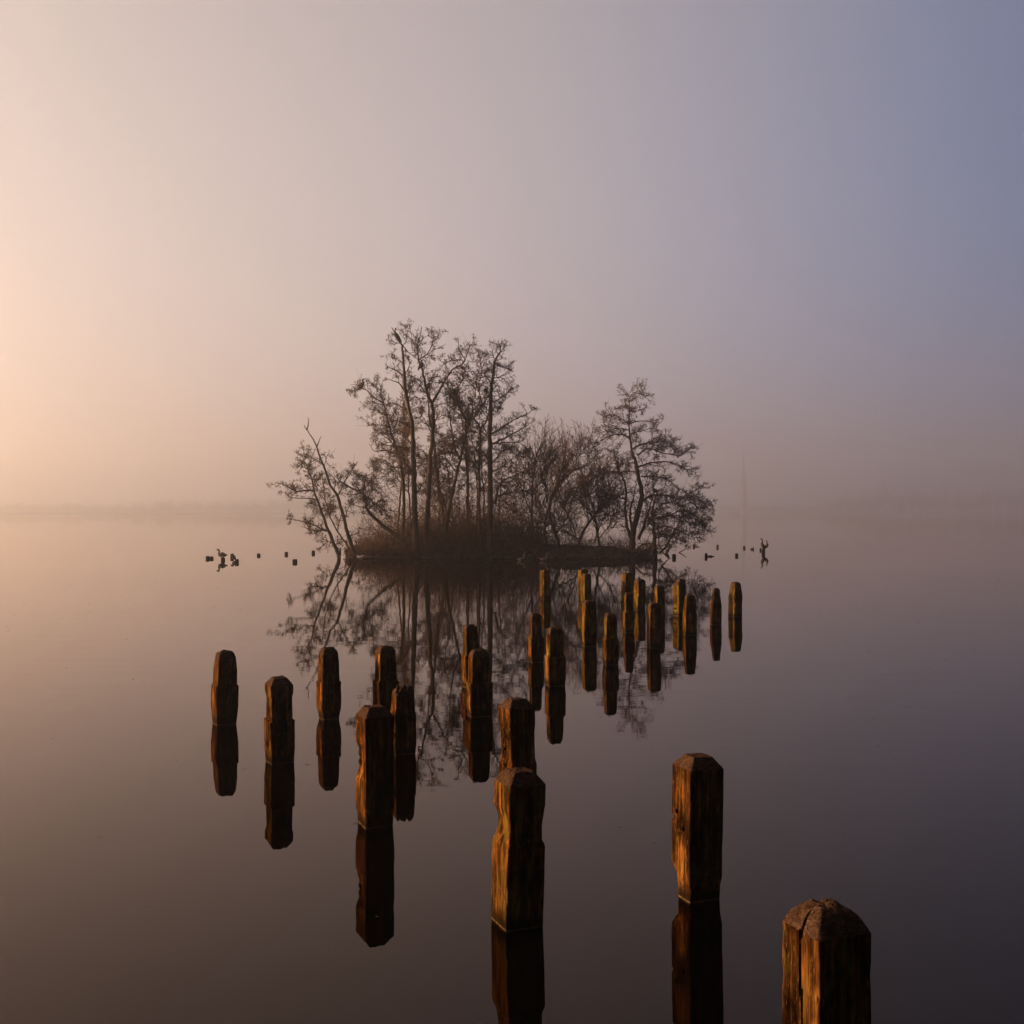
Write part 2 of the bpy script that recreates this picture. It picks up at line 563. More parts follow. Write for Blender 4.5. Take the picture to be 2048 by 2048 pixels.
def make_tree(c, label, Y, trunk, rad, limbs, style='alder', dens=1.0, leaf=1.0, group='bare trees on the island', cat='tree', name='alder_tree', tw=1.0, t0=0.35, tlf=1.0):
    """trunk: points from base to tip; limbs: (points, r0, drift, length factor)"""
    rad *= 1.15
    tp = limb_path(crop(c, trunk), Y, rad, max(0.008, rad * 0.12), 0, 0.14, 0.010, 0.95, 0.05)
    base = tp[0, :3].copy()
    base[2] = min(base[2], 0.25)
    root = empty(name, base)
    tag(root, label, cat, group)
    tp[0, 2] -= 0.35
    V, Fc = tube(tp, 9, wob=0.22)
    mesh_obj('trunk', np.array(V) - base, Fc, M_BARK, root, True)
    tws = Twigs()
    paths = [(tp[int(len(tp) * t0):], tlf, t0)]
    for lp, r0, drift, lf in limbs:
        s = limb_path(crop(c, lp), Y, r0 * 1.4, 0.007, drift, 0.10, 0.010)
        # start the limb on the trunk's own depth
        j = int(np.argmin(np.linalg.norm(tp[:, (0, 2)] - s[0, (0, 2)], axis=1)))
        sh = tp[j, 1] - s[0, 1]
        if abs(sh) < 1.5:
            k = (s[:, 1] + sh) / s[:, 1]
            s[:, 0] *= k; s[:, 2] = CAM_H + (s[:, 2] - CAM_H) * k; s[:, 1] += sh
        V, Fc = tube(s, 6, wob=0.15)
        mesh_obj('branch', np.array(V) - base, Fc, M_BARK, root, True)
        paths.append((s, lf, 0.12))
    for s, lf, tt in paths:
        if lf <= 0: continue
        seg = np.linalg.norm(np.diff(s[:, :3], axis=0), axis=1)
        length = seg.sum()
        if style == 'alder':
            k = max(3, int(length * 13 * dens * lf))
            i = rng.integers(int(len(s) * 0.1), len(s) - 1, k)
            p = s[i, :3]
            d = unit(s[i + 1, :3] - s[i, :3])
            side = unit(np.cross(d, rand_unit(k)))
            a = np.radians(rng.uniform(30, 75, k))[:, None]
            d2 = d * np.cos(a) + side * np.sin(a)
            L = rng.uniform(0.3, 0.95, k) * (1.1 - 0.5 * i / len(s)) * tw
            w, _ = tws.add_walk(p, d2, L, np.full(k, 0.012), 5, 0.22, 0.03)
            w2, L2 = tws.spawn(w, None, 7, (30, 70), (0.25, 0.55), L, 0.0068, 3, 0.28, 0.05)
            w3, _ = tws.spawn(w2, None, 4, (25, 70), (0.3, 0.8), L2 * 1.3, 0.0044, 2, 0.3, 0.05)
            if leaf > 0:
                tws.leaves(w2, 3, (0.010, 0.025), 0.03, 0.45 * leaf)
                tws.leaves(w3, 2, (0.010, 0.024), 0.02, 0.3 * leaf)
            # a few long bare whips
            kk = max(1, k // 9)
            tws.add_walk(p[:kk], unit(d2[:kk] + (0, 0, 0.5)), rng.uniform(0.5, 1.0, kk) * tw, np.full(kk, 0.007), 5, 0.14, 0.05)
        else:
            k = max(4, int(length * 11 * dens * lf))
            i = rng.integers(int(len(s) * 0.15), len(s) - 1, k)
            p = s[i, :3]
            d = unit(s[i + 1, :3] - s[i, :3])
            d2 = unit(d * 0.6 + rng.normal(size=(k, 3)) * 0.55 + np.array((0, 0, 0.35)))
            L = rng.uniform(0.6, 1.5, k) * tw
            w, _ = tws.add_walk(p, d2, L, np.full(k, 0.010), 6, 0.16, 0.05)
            w2, L2 = tws.spawn(w, None, 5, (18, 50), (0.3, 0.6), L, 0.0075, 4, 0.16, 0.06)
            w3, _ = tws.spawn(w2, None, 2, (18, 50), (0.3, 0.7), L2, 0.005, 3, 0.16, 0.06)
            if leaf > 0:
                tws.leaves(w2, 1, (0.015, 0.03), 0.03, 0.3 * leaf)
    tws.build('crown', [M_TWIG, M_LEAF], root, base)
    TREES.append(root)
    return root


# ------------------------------------------------------------------ the island
def island():
    nx, ny = 220, 64
    x0, x1 = (704 - 1024) / F * 38.0, (1328 - 1024) / F * 38.0
    V, Fc = [], []
    for i in range(nx + 1):
        u = i / nx
        x = x0 + (x1 - x0) * u
        e = max(0.0, 1 - (2 * u - 1) ** 10) ** 0.5
        yf = 39.6 - (2.05 + 0.16 * noise.noise(Vector((x * 0.9, 3, 0))) + 0.10 * noise.noise(Vector((x * 3.3, 8, 0)))) * e
        yb = 39.6 + 2.8 * e
        hump = 0.15 + 0.20 * math.exp(-((u - 0.68) / 0.10) ** 2) + 0.13 * math.exp(-((u - 0.85) / 0.08) ** 2) + 0.06 * math.exp(-((u - 0.3) / 0.2) ** 2)
        for j in range(ny + 1):
            v = j / ny
            y = yf + (yb - yf) * v
            ed = min(v, 1 - v) * (yb - yf)
            z = -0.25 + (hump + 0.25) * min(1.0, ed / 0.25) ** 0.5 * e + 0.06 * fbm(x * 2.2, y * 2.2, 1.0, 4) + 0.06 * fbm(x * 7, y * 7, 4.0, 3)
            V.append((x, y, z))
    for i in range(nx):
        for j in range(ny):
            a = i * (ny + 1) + j
            Fc.append((a, a + ny + 1, a + ny + 2, a + 1))
    o = mesh_obj('island_ground', V, Fc, M_SOIL, None, True)
    tag(o, 'low dark earth bank of the small wooded island', 'island', kind='structure')


island()


def undergrowth():
    """dense brambles and dead stems on the island"""
    def top(xp):   # picture height of the mass
        return np.interp(xp, [690, 715, 745, 790, 850, 900, 990, 1030, 1070, 1110, 1180, 1260, 1320],
                         [1106, 1086, 1062, 1034, 1012, 1000, 1000, 1008, 1034, 1052, 1058, 1068, 1090])
    for (lo, hi, n, nm, lab, mt, th) in ((692, 1085, 5300, 'bramble_thicket', 'dense dark brown bramble mound under the tall trees', M_BRAMBLE, 1.0),
                                         (1040, 1322, 1400, 'dead_reeds', 'sparse dead stems on the low bank below the right-hand tree', M_TWIG, 0.9)):
        t = Twigs()
        xp = rng.uniform(lo, hi, n)
        Yd = rng.uniform(37.45, 41.3, n)
        H = (1108 - top(xp)) / F * Yd * (0.22 + 1.15 * rng.random(n) ** 2.4) * th * np.where(rng.random(n) < 0.1, 1.6, 1.0) * np.interp(Yd, [37.4, 37.9, 38.5, 41.3], [0.2, 0.5, 1.0, 1.0])
        H *= np.array([1.0 + 0.45 * noise.noise(Vector((q * 0.035, 2.0, 0))) + 0.25 * noise.noise(Vector((q * 0.11, 5.0, 0))) for q in xp])
        p = np.stack([(xp - 1024) / F * Yd, Yd, np.interp(Yd, [37.4, 37.9], [0.0, 0.1])], 1)
        d = unit(np.stack([rng.normal(size=n) * 0.45, rng.normal(size=n) * 0.45, np.ones(n)], 1))
        w, _ = t.add_walk(p, d, H * 1.08, np.full(n, 0.008), 5, 0.2, -0.02)
        w2, L2 = t.spawn(w, None, 3, (20, 70), (0.25, 0.6), H, 0.007, 3, 0.25, 0.03)
        if nm == 'bramble_thicket':
            t.leaves(w2, 1, (0.02, 0.04), 0.04, 0.6)
            t.leaves(w, 2, (0.02, 0.045), 0.06, 0.5)
        o = t.build(nm, [mt, mt], None)
        tag(o, lab, 'undergrowth', kind='stuff')


undergrowth()

# --- the trees, left to right
make_tree(C4, 'crooked leafy alder leaning far out over the water at the left tip', 37.6,
          [(772, 1925), (735, 1820), (700, 1740), (640, 1590), (600, 1490), (540, 1330), (480, 1170), (440, 1060), (420, 950), (390, 850), (350, 740), (310, 640), (258, 555)], 0.062,
          [([(430, 1040), (330, 1035), (200, 1050), (100, 990), (-20, 945), (-60, 925)], 0.022, 0.3, 1.1),
           ([(455, 1160), (380, 1138), (160, 1130), (82, 1070), (105, 1030)], 0.018, -0.3, 0.15),
           ([(600, 1560), (470, 1500), (330, 1445), (200, 1420), (110, 1400)], 0.026, 0.4, 1.0),
           ([(585, 1545), (440, 1550), (360, 1530), (270, 1500)], 0.02, -0.5, 0.9),
           ([(320, 640), (340, 560), (400, 500)], 0.013, 0.2, 1.1),
           ([(430, 1000), (470, 930), (510, 880), (505, 820)], 0.014, 0.3, 1.1),
           ([(360, 770), (310, 740), (260, 760)], 0.012, 0.2, 1.1),
           ([(370, 780), (400, 710), (440, 680)], 0.012, -0.2, 1.0),
           ([(500, 1230), (420, 1210), (320, 1190)], 0.012, 0.2, 0.8),
           ([(690, 1720), (620, 1690), (540, 1760), (500, 1790)], 0.014, 0.2, 0.8),
           ([(700, 1745), (770, 1700), (850, 1690), (920, 1700)], 0.012, 0.3, 0.9)], dens=1.0, leaf=1.0, tw=0.62)
make_tree(C4, 'bare forked dead snag leaning left behind the crooked alder', 38.0,
          [(965, 1900), (935, 1780), (900, 1680), (850, 1530), (820, 1400), (780, 1240), (740, 1110), (690, 1030), (620, 900), (570, 730), (520, 610), (470, 480), (420, 370), (345, 258), (312, 195)], 0.07,
          [([(470, 480), (500, 410), (532, 335)], 0.02, 0.1, 0),
           ([(345, 258), (372, 150), (358, 92)], 0.018, 0.1, 0),
           ([(548, 700), (440, 630), (340, 600)], 0.014, 0.2, 0.25),
           ([(745, 1110), (810, 970), (880, 840), (1000, 660)], 0.016, 0.2, 0.5),
           ([(568, 720), (600, 620), (640, 510)], 0.009, 0.2, 0.25),
           ([(700, 1030), (715, 930), (690, 800)], 0.012, 0.2, 0.8),
           ([(880, 1640), (960, 1550), (1060, 1500)], 0.01, 0.3, 0.4),
           ([(940, 1760), (1040, 1800), (1160, 1850)], 0.016, -0.3, 0.3),
           ([(850, 1380), (860, 1300), (910, 1220), (1000, 1180)], 0.012, 0.3, 0.6)], dens=0.5, leaf=0.9, tw=0.7, t0=0.55, tlf=0.0, name='dead_tree')
make_tree(C4, 'slender sapling crossing between the two leaning trunks', 38.3,
          [(945, 1885), (840, 1700), (740, 1570), (650, 1390), (600, 1240), (575, 1100), (560, 950), (540, 800)], 0.03,
          [([(640, 1370), (690, 1250), (690, 1130)], 0.010, 0.2, 1.0), ([(600, 1240), (640, 1150), (700, 1100)], 0.009, -0.2, 1.0),
           ([(740, 1570), (760, 1440), (800, 1330)], 0.010, 0.2, 0.8), ([(575, 1100), (530, 1010), (480, 950)], 0.008, 0.2, 1.0)], dens=0.8, leaf=0.8, tw=0.6, name='sapling')
make_tree(C5, 'low arching alder bowing left out of the brambles', 38.2,
          [(1060, 1530), (950, 1460), (860, 1390), (790, 1330), (748, 1272), (752, 1228), (725, 1180), (640, 1140), (580, 1100), (548, 1070)], 0.075,
          [([(748, 1272), (690, 1265), (645, 1245)], 0.018, 0.2, 0.8), ([(750, 1240), (772, 1180), (800, 1120)], 0.02, -0.3, 1.0),
           ([(725, 1180), (740, 1120), (700, 1080), (640, 1060)], 0.024, 0.2, 1.1), ([(600, 1115), (650, 1045), (692, 980)], 0.012, 0.1, 0.4),
           ([(735, 1190), (800, 1240), (860, 1290), (900, 1340)], 0.018, -0.3, 1.0), ([(760, 1290), (820, 1240), (880, 1200)], 0.015, 0.4, 0.9),
           ([(700, 1165), (760, 1130), (800, 1060), (790, 1000)], 0.016, 0.4, 1.0)], dens=1.25, leaf=1.1, tw=0.75)
make_tree(C5, 'slim alder with the lowest perched cormorant, left of the tallest trunk', 38.8,
          [(985, 1480), (988, 1350), (992, 1250), (985, 1100), (970, 980), (935, 870), (905, 780), (880, 680), (860, 600), (838, 520), (850, 470)], 0.062,
          [([(862, 605), (800, 560), (745, 515), (700, 505), (640, 540)], 0.02, 0.2, 0.7), ([(862, 612), (790, 590), (745, 560)], 0.014, -0.2, 0.6),
           ([(720, 508), (690, 480), (645, 482)], 0.009, 0.1, 0.6),
           ([(900, 760), (830, 740), (750, 750)], 0.016, 0.3, 1.1), ([(885, 690), (820, 650), (780, 640)], 0.013, 0.3, 1.1),
           ([(910, 790), (950, 720), (945, 660)], 0.013, -0.2, 1.0), ([(940, 880), (850, 800), (800, 770)], 0.014, 0.2, 1.0),
           ([(860, 600), (830, 530), (790, 470)], 0.012, 0.2, 1.0), ([(960, 940), (1000, 860), (1000, 800)], 0.012, 0.2, 0.8),
           ([(985, 1100), (920, 1010), (840, 960), (780, 985)], 0.015, 0.3, 1.0)], dens=1.05, leaf=1.0, tw=0.78)
make_tree(C5, 'tallest straight trunk, with a cormorant at its tip', 37.8,
          [(1068, 1530), (1065, 1400), (1060, 1250), (1055, 1000), (1045, 760), (1020, 630), (1000, 500), (990, 380), (980, 230), (955, 195), (912, 112)], 0.105,
          [([(1012, 640), (930, 605), (868, 605)], 0.024, 0.3, 0.35), ([(1000, 535), (960, 470), (920, 455), (868, 443)], 0.022, 0.2, 0.15),
           ([(988, 422), (920, 378), (885, 362), (868, 342)], 0.02, 0.1, 0.15), ([(1042, 760), (960, 720), (905, 705)], 0.022, -0.3, 0.6),
           ([(1052, 1060), (960, 940), (860, 905), (800, 908), (765, 860)], 0.028, 0.4, 0.6), ([(1050, 890), (950, 882), (850, 860), (785, 818)], 0.022, 0.3, 0.7),
           ([(985, 235), (1040, 290), (1085, 322)], 0.014, 0.3, 0.2), ([(990, 430), (1030, 350), (1000, 290)], 0.012, 0.2, 0.9),
           ([(980, 240), (1010, 190), (1000, 165)], 0.011, 0.1, 0.5), ([(975, 215), (930, 205), (905, 175), (895, 160)], 0.010, 0.1, 0.25),
           ([(990, 350), (950, 320), (910, 280)], 0.010, 0.1, 0.9), ([(1000, 540), (1060, 470), (1080, 440)], 0.014, 0.3, 1.0),
           ([(1010, 600), (1070, 560), (1100, 610), (1110, 680)], 0.017, 0.3, 0.6), ([(1050, 900), (1000, 800), (960, 775)], 0.015, 0.3, 0.8),
           ([(1055, 1080), (1010, 1030), (930, 1010), (870, 1030), (810, 1010)], 0.018, -0.4, 1.2), ([(1060, 1200), (1110, 1120), (1130, 1040)], 0.015, 0.4, 0.8)], dens=0.8, leaf=0.9, tw=0.7, t0=0.5, tlf=0.45)
make_tree(C5, 'forked tall alder right of the tallest trunk, a cormorant in its fork', 38.1,
          [(1130, 1530), (1138, 1400), (1148, 1250), (1158, 1000), (1172, 850), (1180, 700), (1172, 600), (1140, 530), (1112, 390), (1085, 322), (1078, 240), (1105, 108)], 0.088,
          [([(1085, 322), (1150, 270), (1175, 200), (1190, 155), (1215, 128)], 0.014, 0.2, 0.8), ([(1090, 316), (1170, 268), (1255, 222)], 0.009, 0.2, 0.3),
           ([(1178, 592), (1240, 480), (1300, 390), (1385, 328), (1342, 255), (1342, 195)], 0.032, 0.2, 0.8), ([(1080, 290), (1045, 250), (1040, 150), (1022, 98)], 0.010, 0.2, 0.7),
           ([(1385, 328), (1330, 320), (1250, 340), (1205, 310)], 0.013, 0.2, 0.9), ([(1150, 560), (1090, 480), (1040, 460), (1010, 500)], 0.014, 0.3, 1.1),
           ([(1130, 500), (1170, 440), (1210, 430)], 0.012, 0.2, 1.2), ([(1178, 640), (1240, 600), (1310, 600)], 0.016, 0.3, 0.8),
           ([(1080, 250), (1120, 180), (1170, 160)], 0.010, 0.2, 0.9), ([(1175, 800), (1120, 700), (1070, 640)], 0.015, -0.3, 0.9),
           ([(1160, 960), (1100, 900), (1070, 960)], 0.013, 0.3, 1.2), ([(1180, 780), (1250, 820), (1300, 900)], 0.014, 0.3, 0.7),
           ([(1385, 328), (1410, 260), (1420, 222), (1460, 260), (1490, 310)], 0.010, 0.3, 0.7)], dens=0.9, leaf=1.0, tw=0.72, t0=0.45, tlf=0.5)
make_tree(C5, 'leaning stem rising close beside the forked alder', 39.7,
          [(1262, 1400), (1240, 1300), (1215, 1150), (1198, 1000), (1185, 830), (1155, 700), (1148, 590), (1120, 470)], 0.075,
          [([(1190, 880), (1250, 850), (1290, 940)], 0.013, 0.3, 1.0), ([(1205, 1040), (1130, 960), (1070, 960)], 0.014, 0.3, 1.2), ([(1165, 740), (1230, 680), (1290, 690)], 0.013, 0.3, 0.9),
           ([(1215, 1150), (1150, 1080), (1090, 1060)], 0.014, -0.3, 1.0)], dens=0.75, leaf=1.0, tw=0.75)
make_tree(C5, 'alder slanting right across the middle of the grove', 38.0,
          [(1255, 1450), (1275, 1320), (1300, 1200), (1330, 1050), (1370, 900), (1410, 740), (1480, 640), (1545, 540), (1600, 470)], 0.062,
          [([(1350, 960), (1310, 850), (1290, 700), (1285, 560), (1300, 470)], 0.03, 0.4, 1.1), ([(1410, 740), (1350, 640), (1330, 540), (1370, 440), (1380, 370)], 0.026, 0.3, 1.2),
           ([(1420, 730), (1400, 640), (1450, 560), (1440, 460)], 0.018, 0.2, 1.1), ([(1500, 620), (1470, 500), (1490, 400), (1480, 300)], 0.016, 0.3, 1.0),
           ([(1330, 1050), (1260, 950), (1240, 850)], 0.016, -0.3, 1.0), ([(1300, 560), (1250, 500), (1230, 440)], 0.011, 0.2, 1.0),
           ([(1300, 1200), (1240, 1130), (1200, 1120)], 0.013, 0.3, 0.9), ([(1350, 620), (1300, 560), (1300, 470)], 0.012, 0.3, 1.2)], dens=0.95, leaf=1.05, tw=0.75)
make_tree(C5, 'upright middle stem dividing high in the grove', 40.0,
          [(1405, 1420), (1402, 1290), (1400, 1000), (1392, 800), (1388, 710), (1345, 600), (1335, 520), (1390, 420)], 0.058,
          [([(1398, 950), (1450, 900), (1520, 800)], 0.014, 0.3, 1.0), ([(1390, 720), (1440, 640), (1500, 580)], 0.016, 0.3, 1.1), ([(1395, 860), (1330, 820), (1280, 850)], 0.012, 0.3, 0.9),
           ([(1400, 1100), (1340, 1180), (1360, 1290)], 0.014, 0.2, 0.3), ([(1400, 1050), (1460, 980), (1510, 960)], 0.013, 0.3, 1.0)], dens=0.85, leaf=1.0, tw=0.75)
make_tree(C5, 'straight thin stem forking just left of the thick right trunk', 38.2,
          [(1478, 1420), (1476, 1290), (1475, 1000), (1480, 770), (1435, 690), (1430, 620), (1400, 560)], 0.052,
          [([(1480, 770), (1530, 700), (1540, 640)], 0.02, 0.2, 0.8), ([(1476, 900), (1520, 830), (1530, 760)], 0.012, 0.2, 0.9), ([(1476, 1050), (1430, 960), (1400, 900)], 0.013, -0.3, 0.9),
           ([(1476, 1180), (1520, 1100), (1540, 1030)], 0.012, 0.3, 0.8)], dens=0.8, leaf=1.0, tw=0.72)
make_tree(C5, 'thick trunk at the right of the tall grove with spreading right limbs', 37.8,
          [(1545, 1540), (1546, 1400), (1546, 1100), (1545, 850), (1550, 600), (1560, 450), (1580, 320), (1612, 270), (1605, 218)], 0.10,
          [([(1560, 862), (1650, 820), (1750, 765), (1828, 712)], 0.03, -0.3, 0.7), ([(1556, 800), (1650, 740), (1740, 690), (1800, 660), (1828, 620)], 0.022, 0.3, 0.8),
           ([(1552, 862), (1640, 852), (1740, 850), (1782, 805)], 0.02, 0.3, 0.7), ([(1610, 270), (1645, 263)], 0.012, 0, 0),
           ([(1550, 600), (1610, 570), (1680, 510), (1725, 485)], 0.018, 0.2, 0.8), ([(1580, 1250), (1612, 1120), (1720, 1060), (1830, 1020)], 0.03, -0.4, 1.0),
           ([(1598, 1200), (1700, 1172), (1830, 1160)], 0.022, 0.4, 0.9), ([(1575, 340), (1620, 370), (1680, 350)], 0.012, 0.2, 1.1),
           ([(1565, 440), (1630, 420), (1680, 370)], 0.012, 0.2, 1.0), ([(1560, 480), (1500, 400), (1480, 330)], 0.013, 0.3, 1.0),
           ([(1550, 560), (1600, 640), (1650, 560)], 0.013, 0.3, 1.0), ([(1550, 720), (1490, 640), (1470, 560)], 0.013, 0.3, 0.9),
           ([(1548, 1000), (1620, 920), (1700, 880), (1780, 960)], 0.02, 0.4, 1.2), ([(1548, 1050), (1640, 1000), (1720, 940), (1800, 900)], 0.016, -0.4, 1.0),
           ([(1545, 980), (1490, 900), (1460, 860)], 0.013, 0.3, 0.8), ([(1578, 325), (1560, 270), (1570, 240)], 0.01, 0.1, 0.7)], dens=0.95, leaf=1.0, tw=0.72, t0=0.5, tlf=0.8)
# --- thin saplings inside the grove
ORD = 'first second third fourth fifth sixth seventh eighth ninth tenth eleventh'.split()
for k in range(11):
    bx = 930 + 66 * k + rng.uniform(-25, 25)
    ty = rng.uniform(480, 980)
    lean_ = rng.uniform(-90, 90)
    tr = [(bx, 1440), (bx + lean_ * 0.25 + rng.normal() * 8, 1440 + (ty - 1440) * 0.33), (bx + lean_ * 0.6 + rng.normal() * 10, 1440 + (ty - 1440) * 0.66), (bx + lean_, ty)]
    lm = []
    for q in range(4):
        f = 0.35 + 0.16 * q
        sx = bx + lean_ * f; sy = 1440 + (ty - 1440) * f
        sg = 1 if (q + k) % 2 else -1
        lm.append(([(sx, sy), (sx + sg * 40, sy - 35), (sx + sg * rng.uniform(70, 110), sy - rng.uniform(40, 90))], 0.009, 0.3, 0.9))
    make_tree(C5, ORD[k] + ' thin bare sapling from the left among the grove trunks', rng.uniform(38.4, 40.6), tr, 0.036, lm, dens=0.75, leaf=0.8, tw=0.65, name='sapling', group='thin saplings inside the grove')
# --- willow scrub between grove and right tree
make_tree(C6, 'whippy grey willow shrub directly right of the thick trunk', 39.4,
          [(212, 1130), (205, 900), (215, 700), (240, 540), (300, 440)], 0.04,
          [([(205, 930), (150, 800), (120, 700), (90, 620)], 0.018, 0.3, 1.0), ([(208, 800), (270, 700), (290, 600), (330, 520)], 0.017, 0.3, 1.0), ([(215, 720), (170, 640), (150, 560)], 0.012, 0.2, 1.0),
           ([(205, 1000), (100, 920), (40, 850)], 0.014, 0.3, 1.0), ([(210, 1100), (260, 1000), (290, 860)], 0.017, -0.3, 1.0)], style='willow', dens=2.0, leaf=0.8, name='willow_shrub', cat='shrub', group='willow scrub on the island', tw=0.85)
make_tree(C6, 'spreading willow shrub with a long limb curving up right', 39.0,
          [(385, 1125), (335, 985), (320, 880), (370, 740), (470, 650), (580, 600), (632, 540)], 0.06,
          [([(340, 990), (290, 1010), (240, 1060), (235, 1120)], 0.026, 0.2, 0.4), ([(320, 880), (290, 760), (310, 640), (360, 540)], 0.02, 0.3, 1.0), ([(375, 735), (400, 620), (430, 510)], 0.015, 0.2, 1.0),
           ([(480, 650), (500, 560), (540, 500)], 0.012, 0.2, 1.0), ([(360, 1060), (430, 950), (470, 820), (520, 740)], 0.022, -0.3, 1.0), ([(580, 600), (560, 520), (520, 480)], 0.010, 0.2, 0.8)], style='willow', dens=2.0, leaf=0.8, name='willow_shrub', cat='shrub', group='willow scrub on the island', tw=0.85)
make_tree(C6, 'low willow shrub with crossing limbs beside the right-hand tree', 38.8,
          [(500, 1125), (560, 1000), (640, 900), (730, 830), (800, 790)], 0.05,
          [([(520, 1090), (440, 1050), (370, 1010), (300, 980)], 0.026, 0.3, 0.8), ([(570, 990), (560, 880), (540, 780), (600, 690)], 0.018, 0.3, 1.0), ([(640, 900), (680, 800), (660, 700)], 0.014, -0.3, 1.0),
           ([(500, 1110), (470, 1000), (420, 900), (450, 800)], 0.018, 0.4, 1.0), ([(600, 950), (700, 930), (780, 960)], 0.014, 0.3, 0.9), ([(610, 1110), (640, 1010), (690, 900), (720, 800)], 0.016, 0.4, 0.9)], style='willow', dens=2.0, leaf=0.8, name='willow_shrub', cat='shrub', group='willow scrub on the island', tw=0.8)
make_tree(C6, 'tangled willow shrub filling the gap behind the long curving limb', 40.2,
          [(300, 1120), (290, 980), (330, 840), (400, 720), (430, 600)], 0.04,
          [([(295, 1000), (240, 880), (230, 760)], 0.016, 0.3, 1.0), ([(320, 870), (400, 800), (480, 760)], 0.015, 0.3, 1.0), ([(360, 780), (330, 680), (350, 580)], 0.013, 0.3, 1.0), ([(300, 1080), (380, 960), (420, 860)], 0.016, -0.3, 1.0)], style='willow', dens=2.0, leaf=0.8, name='willow_shrub', cat='shrub', group='willow scrub on the island', tw=0.8)
make_tree(C6, 'bushy willow shrub in front of the low crossing limbs', 39.9,
          [(640, 1120), (620, 1000), (600, 880), (560, 760), (570, 660)], 0.04,
          [([(620, 1000), (560, 900), (500, 830)], 0.016, 0.3, 1.0), ([(610, 940), (680, 840), (710, 740)], 0.015, 0.3, 1.0), ([(580, 800), (630, 700), (640, 620)], 0.013, 0.3, 1.0), ([(640, 1080), (720, 980), (760, 880)], 0.016, -0.3, 1.0)], style='willow', dens=2.0, leaf=0.8, name='willow_shrub', cat='shrub', group='willow scrub on the island', tw=0.8)
# --- the single right-hand tree
make_tree(C9, 'lone pointed tree with drooping right limbs at the island end', 38.0,
          [(470, 1900), (465, 1700), (510, 1480), (562, 1280), (562, 1130), (530, 1000), (510, 870), (475, 760), (450, 650), (432, 450), (430, 140)], 0.105,
          [([(478, 1720), (445, 1420), (490, 1200), (518, 1000)], 0.04, 0.3, 0.4), ([(440, 1680), (392, 1450), (392, 1100), (320, 960), (282, 800), (250, 640)], 0.042, -0.2, 0.9),
           ([(540, 1700), (620, 1480), (655, 1350), (700, 1200), (710, 1020)], 0.036, 0.3, 0.8),
           ([(430, 142), (480, 90), (540, 65), (582, 35)], 0.012, 0.1, 0.7), ([(438, 132), (550, 85), (610, 130), (665, 175)], 0.009, 0.2, 0.3), ([(425, 125), (345, 50), (288, 22)], 0.008, 0.1, 0.3), ([(428, 130), (370, 30), (350, -10)], 0.006, 0.1, 0),
           ([(432, 590), (350, 542), (200, 570), (100, 630), (0, 665)], 0.02, 0.3, 0.9), ([(430, 430), (300, 345), (200, 325), (150, 380)], 0.016, 0.3, 1.2), ([(430, 500), (300, 480), (180, 500), (60, 560)], 0.014, -0.3, 1.1),
           ([(440, 432), (520, 402), (640, 400), (750, 437), (812, 370)], 0.017, 0.2, 0.4), ([(430, 260), (380, 225), (330, 230)], 0.010, 0.2, 1.1), ([(432, 300), (500, 290), (590, 270)], 0.011, 0.2, 1.0),
           ([(475, 705), (560, 650), (700, 640), (840, 620), (930, 720)], 0.022, 0.3, 1.0), ([(445, 540), (560, 510), (680, 480), (760, 500)], 0.015, -0.3, 1.0), ([(520, 775), (640, 700), (800, 750), (1000, 780), (1080, 720), (1160, 690)], 0.022, 0.3, 0.8),
           ([(530, 905), (680, 860), (860, 850), (1000, 900), (1180, 975)], 0.026, 0.3, 0.9), ([(640, 740), (760, 600), (860, 620), (960, 740)], 0.014, 0.4, 1.1),
           ([(565, 1290), (680, 1222), (850, 1218), (1000, 1242), (1190, 1150), (1320, 1130)], 0.03, -0.3, 0.9), ([(1000, 1242), (1120, 1300), (1240, 1400), (1330, 1500)], 0.016, 0.2, 1.2), ([(860, 1220), (1000, 1330), (1100, 1440), (1240, 1540), (1330, 1640)], 0.018, 0.3, 1.2),
           ([(1050, 1220), (1200, 1230), (1330, 1290), (1370, 1400)], 0.014, 0.3, 1.2), ([(570, 1010), (700, 1010), (850, 1040), (950, 1120), (1000, 1190)], 0.02, 0.3, 1.2),
           ([(700, 1300), (850, 1300), (950, 1270), (1100, 1220)], 0.018, 0.4, 0.9), ([(500, 870), (400, 850), (320, 880)], 0.015, 0.3, 1.3), ([(505, 960), (400, 960), (250, 960), (150, 980)], 0.016, -0.3, 1.2),
           ([(392, 1270), (250, 1210), (100, 1170), (0, 1080)], 0.02, 0.3, 1.0), ([(640, 1470), (780, 1470), (900, 1440)], 0.015, 0.3, 1.0)], dens=1.05, leaf=0.8, tw=0.75, t0=0.45, group='bare trees on the island')
